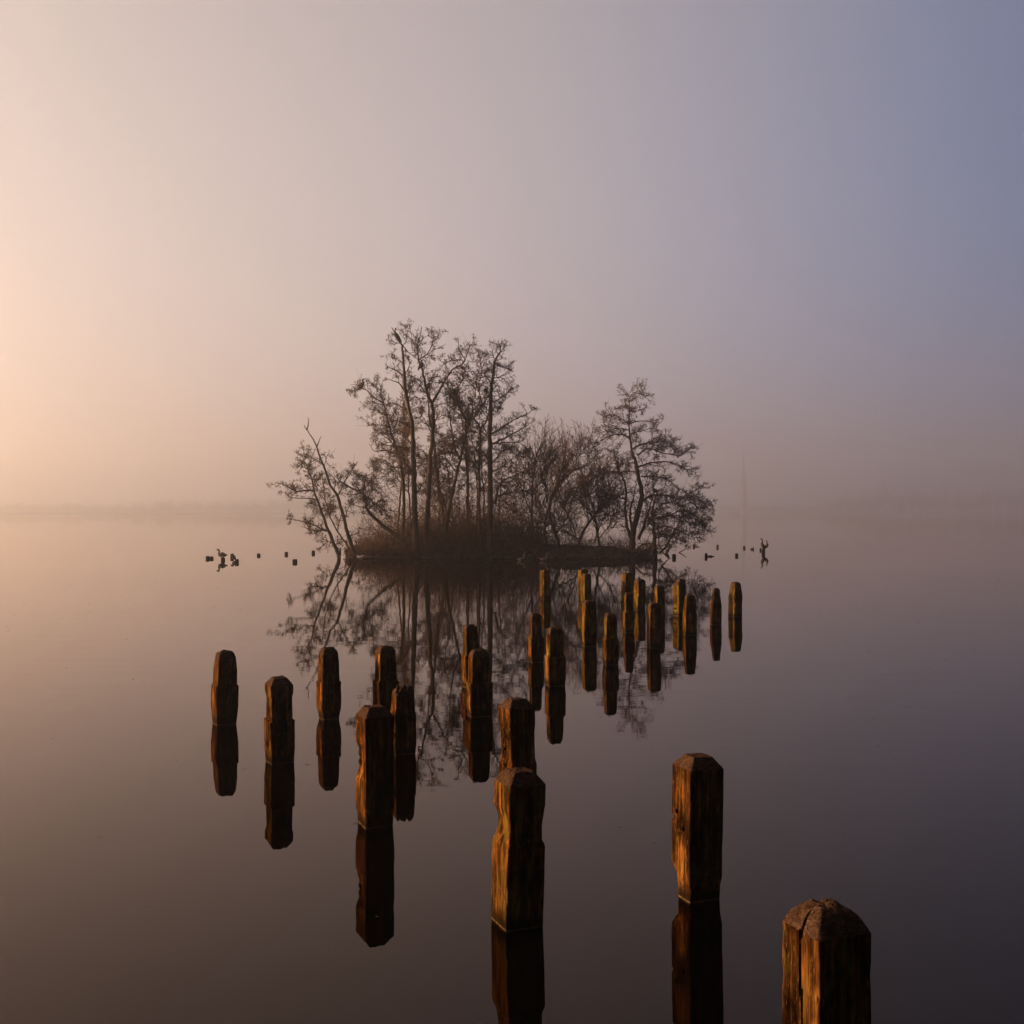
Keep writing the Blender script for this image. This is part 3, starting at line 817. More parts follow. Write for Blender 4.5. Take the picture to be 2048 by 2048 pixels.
make_tree(C9, 'low leaning alder sweeping its branches down to the water at the right tip', 37.7,
          [(720, 1850), (705, 1620), (690, 1430), (710, 1300), (740, 1200)], 0.07,
          [([(790, 1840), (870, 1730), (960, 1560), (1020, 1420), (1050, 1350)], 0.03, -0.2, 0.9), ([(700, 1480), (800, 1460), (900, 1440), (1030, 1510), (1180, 1520)], 0.024, 0.3, 1.2), ([(710, 1600), (820, 1560), (960, 1600), (1110, 1670), (1240, 1690)], 0.022, -0.3, 1.2),
           ([(720, 1700), (830, 1650), (930, 1690), (1080, 1745)], 0.018, 0.3, 1.0), ([(900, 1440), (1000, 1380), (1120, 1420), (1290, 1560)], 0.016, 0.3, 1.2), ([(700, 1560), (640, 1500), (580, 1500)], 0.014, 0.3, 0.9),
           ([(705, 1400), (780, 1330), (900, 1300), (1050, 1330)], 0.016, -0.3, 1.0), ([(800, 1820), (760, 1760), (760, 1660), (820, 1560)], 0.016, 0.2, 0.8), ([(470, 1850), (560, 1775), (680, 1750), (720, 1760)], 0.03, -0.3, 0.1),
           ([(480, 1880), (600, 1830), (720, 1800), (790, 1850)], 0.024, -0.4, 0), ([(660, 1900), (700, 1840), (760, 1800), (800, 1860)], 0.016, -0.3, 0), ([(790, 1840), (850, 1890), (880, 1935)], 0.022, -0.2, 0)], dens=1.25, leaf=0.7, tw=0.72, group='bare trees on the island')


# ------------------------------------------------------------------ timber posts
def square_pt(t, rr=0.06):
    """t in 0..4 round a unit square with slightly rounded corners"""
    i = int(t) % 4
    f = t - int(t)
    c = [(-.5, -.5), (.5, -.5), (.5, .5), (-.5, .5)]
    a, b = c[i], c[(i + 1) % 4]
    x, y = a[0] + (b[0] - a[0]) * f, a[1] + (b[1] - a[1]) * f
    d = min(f, 1 - f)
    if d < rr:
        k = 1 - 0.30 * rr * (1 - d / rr) ** 2 / 0.5
        x, y = x * k, y * k
    return x, y


def make_post(label, xl, xm, xr, yt, yb, prof=None, capkind='pyramid', moss=0.0, rough=1.0, k=10, rows=70, notches=(), holes=(), grp='old jetty posts standing in the lake', lean=0.0, seed=0, splits=()):
    """xl, xm, xr: left edge, front corner and right edge; yt, yb: top and waterline, all in the picture.
    prof: (height fraction, scale); notches: (side, height fraction, half height, depth, from, to)"""
    D = depth_of(yb)
    phi = math.atan2(xm - 1024, F)
    th = math.atan2(xm - xl, xr - xm)
    s = math.hypot(xm - xl, xr - xm) / F * D
    h = CAM_H - (yt - 1024) / F * (D + 0.5 * s)
    Rv = np.array((math.cos(phi), -math.sin(phi))); Dv = np.array((math.sin(phi), math.cos(phi)))
    dr = math.cos(th) * Rv + math.sin(th) * Dv
    dl = -math.sin(th) * Rv + math.cos(th) * Dv
    corner = px(xm, yb, D)[:2]
    cen = corner + 0.5 * s * (dr + dl)
    root = empty('timber_post', (cen[0], cen[1], 0), math.atan2(dr[1], dr[0]))
    tag(root, label, 'post', grp)
    rs = random.Random(seed * 7 + 3)
    root.rotation_euler[0] = R(rs.uniform(-1.6, 1.6))
    root.rotation_euler[1] = R(rs.uniform(-1.3, 1.3))
    prof = prof or [(0, 1), (1, 1)]
    pz = [p[0] for p in prof]; ps = [p[1] for p in prof]
    n = 4 * k
    caph = {'pyramid': 0.29, 'round': 0.34, 'knob': 0.22, 'flat': 0.10, 'dome': 0.37}[capkind] * s
    zs = h - caph
    zl = list(np.linspace(-0.45, -0.06, 5)) + list(np.linspace(-0.04, zs, rows))
    sd = seed * 17.3 + xm
    V, Fs, Fcap = [], [], []

    def ring(z, sc, amp, zoff=None, flatz=False):
        for q in range(n):
            t = 4.0 * q / n
            ux, uy = square_pt(t)
            side = int(t) % 4; fr = t - int(t)
            dd = 0.0
            for (sdn, nz, nh, dep, f0, f1) in notches:
                if (sdn == side or sdn < 0) and f0 <= fr <= f1 or (sdn >= 0 and fr == 0 and (side - 1) % 4 == sdn and f1 >= 0.99):
                    a = abs(z / h - nz) / nh
                    if a < 1:
                        w = (1 - a ** 3) * (0.75 + 0.5 * noise.noise(Vector((ux * 5 + sd, uy * 5, z * 30))))
                        dd = max(dd, dep * w)
            for (sdn, f0, wdt, dep) in splits:
                if sdn == side and abs(fr - f0 - 0.012 * math.sin(z * 25)) < wdt and z > 0.1 * h:
                    dd = max(dd, dep)
            # long vertical wear and small chips
            g = 0.018 * noise.fractal(Vector((ux * 9 + sd, uy * 9, z * 2.2)), 1, 2, 3)
            g += 0.012 * noise.fractal(Vector((ux * 30 + sd, uy * 30, z * 9)), 1, 2, 2)
            edge = min(fr, 1 - fr) < 0.12
            if edge:
                cch = noise.noise(Vector((side * 3.1 + (1 if fr > .5 else 0) * 7.7 + sd, z * 11, 2.0)))
                g -= 0.07 * max(0.0, cch - 0.2)
            m = sc * (1 + amp * rough * 1.7 * g) - dd * min(1.0, sc * 1.3)
            zz = z
            if flatz is not False:
                zz = z + flatz * 0.05 * s * noise.fractal(Vector((ux * sc * 5 + sd, uy * sc * 5, 1)), 1, 2, 3)
            lx = lean * z
            V.append((ux * s * m + lx, uy * s * m, zz))

    for z in zl:
        f = max(0.0, z / h)
        ring(z, float(np.interp(f, pz, ps)), 1.0)
    nsh = len(zl)
    top_s = float(np.interp(zs / h, pz, ps))
    if capkind == 'pyramid':
        seq = [(0.0, 1.0), (0.12, 0.955), (0.3, 0.87), (0.5, 0.775), (0.7, 0.68), (0.85, 0.605), (0.97, 0.55), (1.0, 0.50), (1.0, 0.36), (1.0, 0.22), (1.0, 0.10)]
        if True: nz = 1.0
    elif capkind == 'round':
        seq = [(math.sin(a) , 0.12 + 0.88 * math.cos(a) ** 0.62) for a in np.linspace(0, 1.5, 11)]
        nz = 0.9
    elif capkind == 'dome':
        seq = [(0, 1), (0.10, 0.965), (0.22, 0.92), (0.36, 0.86), (0.5, 0.79), (0.64, 0.70), (0.76, 0.61), (0.86, 0.51), (0.93, 0.41), (0.97, 0.31), (1.0, 0.2), (1.0, 0.09)]
        nz = 1.0
    elif capkind == 'knob':
        seq = [(0, 1), (0.25, 0.97), (0.5, 0.93), (0.75, 0.86), (0.9, 0.76), (1.0, 0.64), (1.02, 0.5), (1.0, 0.36), (0.98, 0.22), (1.0, 0.1)]
        nz = 2.0
    else:
        seq = [(0, 1), (0.5, 0.95), (0.9, 0.88), (1, 0.78), (1, 0.55), (1, 0.33), (1, 0.12)]
        nz = 1.5
    for (a, b) in seq[1:]:
        ring(zs + a * caph, b * top_s, 0.9, None, nz * rough * (0.4 + a))
    tot = nsh + len(seq) - 1
    for i in range(tot - 1):
        for q in range(n):
            q2 = (q + 1) % n
            fc = (i * n + q, i * n + q2, (i + 1) * n + q2, (i + 1) * n + q)
            (Fs if i < nsh - 1 else Fcap).append(fc)
    Fcap.append(tuple((tot - 1) * n + q for q in range(n)))
    shaft = mesh_obj('shaft', V[:nsh * n], Fs, M_WOOD, root, False)
    off = (nsh - 1) * n
    cap = mesh_obj('cap', V[off:], [tuple(i - off for i in f) for f in Fcap], M_CAP, root, False)
    for o in (shaft, cap):
        o['moss'] = float(moss)
        me = o.data
        me.polygons.foreach_set('use_smooth', [True] * len(me.polygons))
    if hasattr(shaft.data, 'set_sharp_from_angle'):
        shaft.data.set_sharp_from_angle(angle=R(38)); cap.data.set_sharp_from_angle(angle=R(30))
    if holes:
        cuts = []
        for (side, fr, hz, rad) in holes:
            bm = bmesh.new()
            bmesh.ops.create_cone(bm, cap_ends=True, segments=12, radius1=rad, radius2=rad, depth=0.10)
            me = bpy.data.meshes.new('cut'); bm.to_mesh(me); bm.free()
            c = bpy.data.objects.new('cut', me); col.objects.link(c)
            c.parent = root
            ux, uy = square_pt(side + fr)
            c.location = (ux * s, uy * s, hz * h)
            c.rotation_euler = (R(90), 0, 0) if side in (0, 2) else (0, R(90), 0)
            # close the shaft's open ends for the cut
            cuts.append(c)
        bm = bmesh.new(); bm.from_mesh(shaft.data)
        bmesh.ops.holes_fill(bm, edges=[e for e in bm.edges if e.is_boundary], sides=0)
        bm.to_mesh(shaft.data); bm.free()
        for c in cuts:
            md = shaft.modifiers.new('cut', 'BOOLEAN'); md.operation = 'DIFFERENCE'; md.object = c; md.solver = 'EXACT'
        bpy.context.view_layer.update()
        dg = bpy.context.evaluated_depsgraph_get()
        nm = bpy.data.meshes.new_from_object(shaft.evaluated_get(dg))
        shaft.modifiers.clear()
        shaft.data = nm
        for c in cuts: bpy.data.objects.remove(c)
    return root


# side 0: right-front face (away from the sun), side 3: left face (sunlit), fr on side 3 runs back -> front
LEDGE2 = [(0, 0.92), (0.06, 0.95), (0.14, 1.0), (0.50, 1.0), (0.51, 0.99), (0.522, 0.82), (0.8, 0.80), (0.9, 0.75), (1, 0.70)]
FARP = [(0, 0.86), (0.05, 0.90), (0.14, 0.98), (0.3, 1.0), (0.50, 0.99), (0.53, 0.80), (0.85, 0.77), (1, 0.68)]
SLIM = [(0, 0.95), (0.3, 1.0), (0.8, 0.97), (1, 0.90)]

P = make_post
P('nearest post, frost-topped and split, cut off by the lower edge', 1560, 1636, 1743, 1811, 2299, None, 'dome', 0.06, 0.9, 28, 90, splits=((3, 0.55, 0.02, 0.14),), seed=1)
P('tall clean square post with two bolt holes and a chamfered crown', 1339, 1378, 1446, 1513, 1810, [(0, 0.90), (0.10, 0.92), (0.16, 0.99), (1, 1)], 'pyramid', 0.02, 0.35, 26, 120,
  notches=((2, 0.06, 0.15, 0.40, 0.45, 1.0), (2, 0.545, 0.016, 0.12, 0.7, 1.0), (3, 0.08, 0.16, 0.34, 0.0, 0.34), (3, 0.545, 0.02, 0.10, 0.0, 0.22), (0, 0.10, 0.09, 0.10, 0.8, 1.0)), holes=((3, 0.30, 0.60, 0.011), (3, 0.66, 0.50, 0.011)), seed=2)
P('green-stained post with a rotted waist, front of the middle row', 979, 1012, 1090, 1542, 1866, [(0, 0.97), (0.08, 0.98), (0.52, 1.0), (0.545, 0.95), (0.56, 0.90), (0.66, 0.88), (0.74, 0.95), (0.78, 0.97), (1, 0.97)], 'pyramid', 0.10, 0.6, 24, 110,
  notches=((2, 0.66, 0.11, 0.17, 0.3, 1.0), (3, 0.66, 0.10, 0.16, 0.0, 0.95), (1, 0.66, 0.12, 0.10, 0.0, 0.5), (3, 0.62, 0.05, 0.22, 0.25, 0.5)), seed=3)
P('post with rotted holes standing right behind the green-stained one', 1000, 1024, 1077, 1399, 1629, [(0, 1.02), (0.42, 1.02), (0.46, 0.94), (0.7, 0.94), (0.78, 1.0), (1, 1.0)], 'pyramid', 0.0, 0.6, 18, 80,
  notches=((3, 0.60, 0.14, 0.14, 0.0, 0.9),), holes=((3, 0.35, 0.55, 0.011), (3, 0.6, 0.42, 0.013), (3, 0.45, 0.36, 0.012)), seed=4)
P('bright-edged post with a deep gnawed notch, front left of the group', 710, 731, 790, 1414, 1660, [(0, 0.93), (0.06, 0.95), (0.2, 1.0), (0.52, 1.0), (1, 1.0)], 'pyramid', 0.0, 0.7, 20, 100,
  notches=((2, 0.55, 0.17, 0.24, 0.3, 1.0), (3, 0.55, 0.16, 0.26, 0.0, 0.85), (3, 0.04, 0.07, 0.12, 0.0, 0.6)), seed=5)
P('post with a lumpy broken top just behind the notched front post', 779, 791, 833, 1379, 1512, [(0, 0.95), (0.15, 1.02), (0.62, 1.02), (0.66, 0.93), (1, 0.82)], 'knob', 0.0, 2.2, 14, 60, seed=6)
P('flat-topped post with a wider lower half, second from the far left', 528, 542, 591, 1355, 1531, [(0, 0.92), (0.10, 0.94), (0.2, 1.0), (0.505, 1.0), (0.517, 0.85), (0.78, 0.85), (0.82, 0.92), (1, 0.92)], 'pyramid', 0.06, 0.8, 16, 90,
  notches=((3, 0.70, 0.12, 0.05, 0.0, 0.9), (0, 0.02, 0.08, 0.12, 0.7, 1.0)), seed=7)
P('leftmost post, tapering to a worn round top', 421, 432, 476, 1303, 1453, [(0, 0.86), (0.12, 0.93), (0.25, 1.0), (0.53, 1.0), (0.542, 0.89), (0.75, 0.86), (0.9, 0.76), (1, 0.66)], 'round', 0.02, 1.2, 14, 70, seed=8)
P('post pinched at the waterline, third from the left', 632, 645, 684, 1296, 1442, [(0, 0.80), (0.06, 0.84), (0.14, 0.97), (0.22, 1.0), (0.52, 1.0), (0.532, 0.87), (0.8, 0.82), (1, 0.72)], 'round', 0.04, 1.1, 14, 70, seed=9)
P('dark post with a green ledge, half hidden behind the notched front post', 745, 758, 799, 1293, 1446, [(0, 1), (0.535, 1.0), (0.547, 0.85), (1, 0.76)], 'round', 0.05, 1.0, 14, 60, seed=10)
P('black round-topped post in the middle, front of an overlapping pair', 931, 941, 986, 1299, 1436, LEDGE2, 'round', 0.02, 1.1, 14, 60, seed=11)
P('taller dark post directly behind the black round-topped one', 923, 932, 963, 1250, 1377, LEDGE2, 'round', 0.05, 1.1, 12, 50, seed=12)
P('narrow-topped dark post left of the stout mossy-sided one', 1056, 1063, 1089, 1226, 1326, FARP, 'round', 0.09, 1.2, 10, 44, seed=13)
P('stout round-topped post with a mossy lower half, right of the narrow one', 1089, 1098, 1133, 1255, 1374, LEDGE2, 'round', 0.1, 1.1, 12, 50, seed=14)
P('mossy round-topped post before the two overlapping yellow-sided posts', 1163, 1169, 1194, 1201, 1294, SLIM, 'round', 0.14, 1.2, 10, 44, seed=15)
P('dark bottle-shaped post nearest the camera in the far cluster', 1204, 1211, 1239, 1227, 1331, FARP, 'round', 0.11, 1.2, 10, 44, seed=16)
P('small shouldered post standing before the yellow-sided post with holes', 1245, 1250, 1270, 1185, 1266, FARP, 'round', 0.12, 1.2, 10, 40, seed=17)
P('dark post with a pale worn face in the middle of the far cluster', 1293, 1299, 1322, 1206, 1297, SLIM, 'round', 0.07, 1.2, 10, 44, seed=18)
P('dark bullet-shaped post in front of the lit post at the right', 1365, 1371, 1394, 1189, 1271, [(0, 1), (0.45, 1), (0.6, 0.92), (1, 0.68)], 'round', 0.09, 1.1, 10, 40, seed=19)
P('thin dark pointed post, second from the right end', 1419, 1424, 1443, 1176, 1250, [(0, 1), (0.5, 1), (0.7, 0.8), (1, 0.56)], 'round', 0.08, 1.1, 10, 40, seed=20)
P('rightmost post of the far cluster, mossy and sunlit', 1456, 1468, 1484, 1164, 1235, [(0, 1), (0.6, 1), (0.75, 0.86), (1, 0.66)], 'round', 0.16, 1.3, 10, 40, seed=21)
P('square golden-sided post alone below the island, leftmost of the far row', 1079, 1088, 1102, 1140, 1199, SLIM, 'flat', 0.17, 0.5, 10, 40, holes=((3, 0.3, 0.8, 0.012), (3, 0.6, 0.6, 0.012), (3, 0.35, 0.35, 0.012)), seed=22)
P('rear post of the overlapping yellow-sided pair', 1156, 1164, 1178, 1139, 1199, SLIM, 'flat', 0.18, 0.5, 8, 36, seed=23)
P('front post of the overlapping yellow-sided pair', 1160, 1169, 1183, 1147, 1208, SLIM, 'round', 0.18, 0.6, 8, 36, holes=((3, 0.4, 0.6, 0.012),), seed=24)
P('yellow-sided post with bolt holes, right of the overlapping pair', 1241, 1249, 1264, 1146, 1209, SLIM, 'flat', 0.17, 0.6, 8, 36, holes=((3, 0.4, 0.7, 0.012), (3, 0.6, 0.45, 0.012)), seed=25)
P('slim golden post with a nick halfway up its side', 1266, 1275, 1291, 1158, 1221, SLIM, 'round', 0.17, 0.7, 8, 40, notches=((3, 0.5, 0.05, 0.2, 0, 1.0),), seed=26)
P('dim mossy post half hidden behind the pale-faced one', 1308, 1315, 1331, 1171, 1240, SLIM, 'round', 0.16, 0.9, 8, 36, seed=27)
P('sunlit yellow post with a knothole, behind the bullet-shaped one', 1345, 1358, 1373, 1164, 1233, SLIM, 'round', 0.17, 0.9, 10, 40, holes=((3, 0.4, 0.22, 0.02), (3, 0.6, 0.6, 0.012)), seed=28)
P('post showing only its rounded top behind the sunlit knothole post', 1353, 1360, 1373, 1158, 1223, SLIM, 'round', 0.12, 0.9, 8, 30, seed=29)


# ------------------------------------------------------------------ low stumps
def stump(label, c, x0, x1, ytop, ybot, grp, name='timber_stump', moss=0.0, extra=None):
    """ytop..ybot spans the stump and its mirror image"""
    X0, Y0 = crop(c, [(x0, ytop)])[0]; X1, Y1 = crop(c, [(x1, ybot)])[0]
    yb = (Y0 + Y1) / 2 + 0.3
    D = depth_of(yb)
    w = (X1 - X0) / F * D / 1.25
    h = (yb - Y0) / F * D
    cx = ((X0 + X1) / 2 - 1024) / F * D
    root = empty(name, (cx, D + w / 2, 0), R(-24 + rng.normal() * 6))
    tag(root, label, 'stump', grp)
    V, Fc = [], []
    k, rows = 4, 6
    n = 4 * k
    zl = list(np.linspace(-0.3, h, rows))
    sd = rng.uniform(0, 50)
    for i, z in enumerate(zl):
        for q in range(n):
            ux, uy = square_pt(4.0 * q / n)
            m = 1 + 0.16 * noise.noise(Vector((ux * 3 + sd, uy * 3, z * 8)))
            if i == rows - 1: m *= 0.93
            V.append((ux * w * m, uy * w * m, z + (0.02 * noise.noise(Vector((ux * 6 + sd, uy * 6, 0))) if i == rows - 1 else 0)))
    for i in range(rows - 1):
        for q in range(n):
            q2 = (q + 1) % n
            Fc.append((i * n + q, i * n + q2, (i + 1) * n + q2, (i + 1) * n + q))
    o = mesh_obj('shaft', V, Fc, M_WOOD, root)
    o['moss'] = moss
    Vc = [V[(rows - 1) * n + q] for q in range(n)]
    Vc2 = [(x * 0.55, y * 0.55, z + 0.008) for x, y, z in Vc]
    Fc2 = [(q, (q + 1) % n, n + (q + 1) % n, n + q) for q in range(n)] + [tuple(range(n, 2 * n))]
    mesh_obj('cap', Vc + Vc2, Fc2, M_CAP, root)
    return root, D, h


GL = 'drowned stumps left of the island'
GR = 'drowned stumps right of the island'
stump('leftmost drowned stump, left one of a touching pair', C7, 115, 156, 402, 455, GL)
stump('right one of the touching pair of stumps at far left', C7, 160, 198, 405, 452, GL)
stump('low stump under the standing goose', C7, 284, 326, 418, 474, GL)
stump('stump behind the resting duck, right of the goose', C7, 387, 424, 375, 450, GL)
stump('stump in front of the resting duck', C7, 437, 478, 437, 503, GL)
stump('small lone stump right of the resting duck', C7, 682, 719, 373, 417, GL)
stump('tilted farther stump between the lone stump and the leaning trees', C7, 987, 1023, 355, 408, GL)
stump('larger nearer stump between the lone stump and the leaning trees', C7, 1073, 1123, 437, 499, GL)
stump('narrow stump left of the crooked leaning alder', C7, 1287, 1321, 340, 398, GL)
stump('thin stump close behind the foot of the crooked alder', C7, 1590, 1613, 318, 388, GL)
stump('ragged stump between the feet of the leaning trunks', C7, 1676, 1716, 432, 500, GL)
stump('thin orange-lit stake before the left part of the bramble mound', C10, 303, 311, 415, 453, 'thin lit stakes before the island', 'stake', 0.1)
stump('tiny orange-lit stake before the middle of the bramble mound', C10, 634, 642, 420, 445, 'thin lit stakes before the island', 'stake', 0.1)
stump('tallest right-hand stump, nearest the drooping tree', C8, 418, 466, 443, 534, GR)
stump('far stump with a stick floating beside it', C8, 682, 711, 315, 372, GR)
stump('near stump with a ragged floating branch at its side', C8, 834, 873, 432, 518, GR)
stump('far stump standing alone right of the drooping tree', C8, 985, 1019, 322, 383, GR)
stump('far stump just left of the swimming duck', C8, 1328, 1363, 340, 388, GR)
stump('near stump standing alone left of the two cormorants', C8, 1227, 1269, 435, 496, GR)
cs, csD, csh = stump('stump carrying the two cormorants', C8, 1568, 1622, 372, 480, GR)
stump('shorter stump touching the left of the cormorant stump', C8, 1540, 1568, 365, 418, GR)


def stick(label, c, pts, r, Y=None, cat='branch', name='floating_branch'):
    q = crop(c, pts)
    D = Y or depth_of(q[0][1])
    arr = [(*px(x, y, D + 0.02 * i), r * (1 - 0.6 * i / (len(q) - 1))) for i, (x, y) in enumerate(q)]
    base = np.array(arr[0][:3])
    V, Fc = tube(smooth_path(arr, 0.05), 6, wob=0.4)
    o = mesh_obj(name, np.array(V) - base, Fc, M_BARK, None, True, base)
    tag(o, label, cat)
    return o


stick('bare stick poking out of the water right of the drooping tree', C8, [(500, 421), (540, 400), (575, 375), (600, 360)], 0.022)
stick('short stick floating beside a far stump', C8, [(708, 348), (740, 346), (766, 347)], 0.02, Y=depth_of(1094.2))
stick('knotty floating branch beside a near stump', C8, [(870, 474), (890, 470), (915, 462), (935, 470), (956, 472)], 0.05, Y=depth_of(1113.4))
for lab, pts, r in (('crooked driftwood limb along the bank under the left brambles', [(60, 418), (120, 405), (190, 412), (250, 398)], 0.03),
                    ('fallen branch dipping into the water below the tallest trunks', [(420, 424), (470, 408), (540, 412), (600, 400)], 0.028),
                    ('broken bough lying on the bank between the geese and brambles', [(820, 425), (880, 402), (960, 408), (1000, 390)], 0.03),
                    ('forked root reaching into the water right of the geese', [(1290, 424), (1340, 396), (1420, 400), (1480, 385)], 0.032),
                    ('arched root under the willow scrub at the waterline', [(1500, 424), (1530, 400), (1580, 396), (1620, 424)], 0.026),
                    ('long exposed root left of the lone pointed tree', [(1600, 420), (1650, 395), (1700, 385)], 0.03)):
    stick(lab, C10, pts, r, Y=37.35, name='fallen_branch')
stick('thin bent stem rising from the water between the leaning trees', C7, [(1655, 470), (1668, 400), (1655, 340), (1652, 300)], 0.018, Y=37.4)


# ------------------------------------------------------------------ birds
def bird(label, c, spine, Y, mat, cat, name, legs=(), head_yaw=0.0, depth_scale=1.0):
    q = [(c[0] + x * c[2], c[1] + y * c[2], r * c[2]) for x, y, r in spine]
    arr = [(*px(x, y, Y), r / F * Y) for x, y, r in q]
    base = np.array((arr[len(arr) // 2][0], Y, min(a[2] for a in arr)))
    path = smooth_path(arr, 0.02)
    path[:, 3] = np.maximum(path[:, 3], 0.004)
    parts = [tube(path, 12, squash=depth_scale)]
    for (x0, y0, x1, y1) in legs:
        a = crop(c, [(x0, y0), (x1, y1), (x1 - 8, y1 + 1)])
        lp = [(*px(a[0][0], a[0][1], Y), 0.012), (*px(a[1][0], a[1][1], Y), 0.010), (*px(a[2][0], a[2][1], Y - 0.03), 0.008)]
        parts.append(tube(np.array(lp), 6))
    V, Fc = join(parts)
    o = mesh_obj(name, np.array(V) - base, Fc, mat, None, True, base)
    tag(o, label, cat, 'water birds')
    return o


bird('cormorant perched at the very tip of the tallest trunk', C3, [(905, 152, 3), (893, 156, 6), (878, 164, 14), (874, 195, 12), (868, 228, 18), (880, 270, 36), (908, 315, 43), (942, 358, 34), (975, 398, 20), (1000, 432, 7)], 37.68, M_FEATHER, 'cormorant', 'cormorant')
bird('cormorant upright on the outermost left branch of the slim alder', C3, [(292, 1142, 3), (280, 1141, 6), (262, 1140, 13), (243, 1155, 13), (243, 1182, 16), (254, 1208, 27), (237, 1245, 40), (212, 1285, 35), (190, 1322, 17), (172, 1352, 6)], 38.85, M_FEATHER, 'cormorant', 'cormorant', legs=((225, 1290, 232, 1322),))
bird('hunched cormorant sitting in the fork of the tall alder', C3, [(1428, 778, 3), (1410, 776, 6), (1387, 782, 17), (1370, 808, 18), (1392, 832, 26), (1380, 865, 42), (1355, 900, 37), (1328, 935, 20), (1318, 975, 8)], 37.95, M_FEATHER, 'cormorant', 'cormorant')
yb3 = crop(C7, [(0, 446)])[0][1]
bird('goose standing on a low stump, far left', C7, [(235, 333, 3), (244, 329, 6), (256, 328, 11), (268, 344, 9), (264, 366, 11), (276, 384, 23), (300, 384, 29), (325, 387, 22), (345, 388, 10), (362, 384, 3)], depth_of(yb3) + 0.05, M_GOOSE, 'goose', 'goose', legs=((296, 405, 296, 420), (311, 405, 312, 420)))
bird('duck resting with tucked head beside two stumps', C7, [(394, 398, 4), (400, 388, 9), (410, 386, 13), (420, 395, 15), (430, 412, 20), (442, 428, 13), (456, 436, 4)], depth_of(yb3) + 0.12, M_GOOSE, 'duck', 'duck')
bird('left cormorant of the pair, neck curved, breast lit', C8, [(1542, 250, 2), (1552, 244, 5), (1563, 243, 8), (1577, 256, 8), (1575, 280, 10), (1570, 305, 18), (1583, 335, 24), (1598, 358, 16), (1610, 376, 5)], csD + 0.03, M_FEATHER, 'cormorant', 'cormorant', legs=((1585, 352, 1582, 374),))
bird('right cormorant of the pair, head raised straight up', C8, [(1622, 270, 2), (1628, 268, 6), (1634, 274, 8), (1632, 294, 9), (1640, 314, 16), (1628, 335, 22), (1610, 354, 18), (1592, 372, 6)], csD + 0.12, M_FEATHER, 'cormorant', 'cormorant', legs=((1612, 356, 1610, 374),))
bird('small duck swimming left of the cormorant pair', C8, [(1422, 380, 3), (1428, 375, 8), (1440, 373, 14), (1455, 372, 13), (1461, 362, 7), (1463, 352, 5), (1468, 350, 2)], depth_of(1099.0), M_GOOSE, 'duck', 'duck')
bird('pale goose floating beside the roots at the island tip', C8, [(403, 369, 2), (392, 369, 6), (378, 373, 8), (368, 384, 15), (350, 405, 24), (332, 428, 15), (322, 436, 4)], depth_of(1107.0), M_GOOSE, 'goose', 'goose')
for lab, dx in (('left one of two geese swimming along the dark bank', 0), ('right one of two geese swimming along the dark bank', 137)):
    bird(lab, C10, [(x + dx, y, r) for x, y, r in [(1072, 390, 1.5), (1066, 388, 3), (1058, 387, 5.5), (1052, 395, 4), (1053, 407, 5), (1048, 417, 9), (1035, 420, 11), (1020, 418, 7), (1009, 411, 2)]], 36.0, M_GOOSE, 'goose', 'goose')


# ------------------------------------------------------------------ floating specks
def specks():
    V, Fc = [], []
    for i in range(260):
        Y = 4.0 + 26 * rng.random() ** 0.9
        x = rng.uniform(-0.5, 0.5) * Y
        s = rng.uniform(0.002, 0.0055) * (1 + 0.12 * Y)
        a = rng.uniform(0, 6.28)
        L = s * rng.uniform(0.6, 2.2)
        o = len(V)
        for (u, v, z) in ((-1, 0, 0.0015), (0, -0.5, 0.003), (1, 0, 0.0015), (0, 0.5, 0.0025), (0, 0, 0.004)):
            V.append((x + math.cos(a) * u * L - math.sin(a) * v * s, Y + math.sin(a) * u * L + math.cos(a) * v * s, z))
        Fc += [(o, o + 1, o + 4), (o + 1, o + 2, o + 4), (o + 2, o + 3, o + 4), (o + 3, o, o + 4), (o, o + 3, o + 2, o + 1)]
    o = mesh_obj('floating_debris', V, Fc, M_LITTER)
    tag(o, 'tiny leaf flecks drifting on the water surface', 'debris', kind='stuff')


specks()


# ------------------------------------------------------------------ far shores
def far_wood(name, label, spans, n_leaf):
    """spans: (picture x0, x1, distance, tree height, count): a far wood of crowns on a low bank"""
    t = Twigs()
    for (x0, x1, D0, D1, h0, h1, cnt) in spans:
        for i in range(cnt):
            f = (i + rng.uniform(-0.4, 0.4)) / cnt
            xp = x0 + (x1 - x0) * f
            D = D0 + (D1 - D0) * f + rng.uniform(0, 120)
            h = (h0 + (h1 - h0) * f) * rng.uniform(0.5, 1.15)
            x = (xp - 1024) / F * D
            w = rng.uniform(4.0, 12.0)
            # stem
            t.seg.append(np.array([[x, D, -0.2, x, D, h * 0.6, 0.35, 0.15]]))
            c = rng.normal(size=(n_leaf, 3))
            c = unit(c) * (rng.random((n_leaf, 1)) ** 0.4)
            c = c * np.array((w, w, h * 0.48)) * (1 + 0.3 * rng.normal(size=(n_leaf, 1)))
            c[:, 2] = np.clip(c[:, 2] + h * 0.5, 0.1, None)
            c[:, 0] += x; c[:, 1] += D
            t.leaf.append(np.hstack([c, rng.uniform(0.5, 1.0, (n_leaf, 1))]))
    o = t.build(name, [M_FAR, M_FAR], None)
    tag(o, label, 'woodland', kind='stuff')
    return o


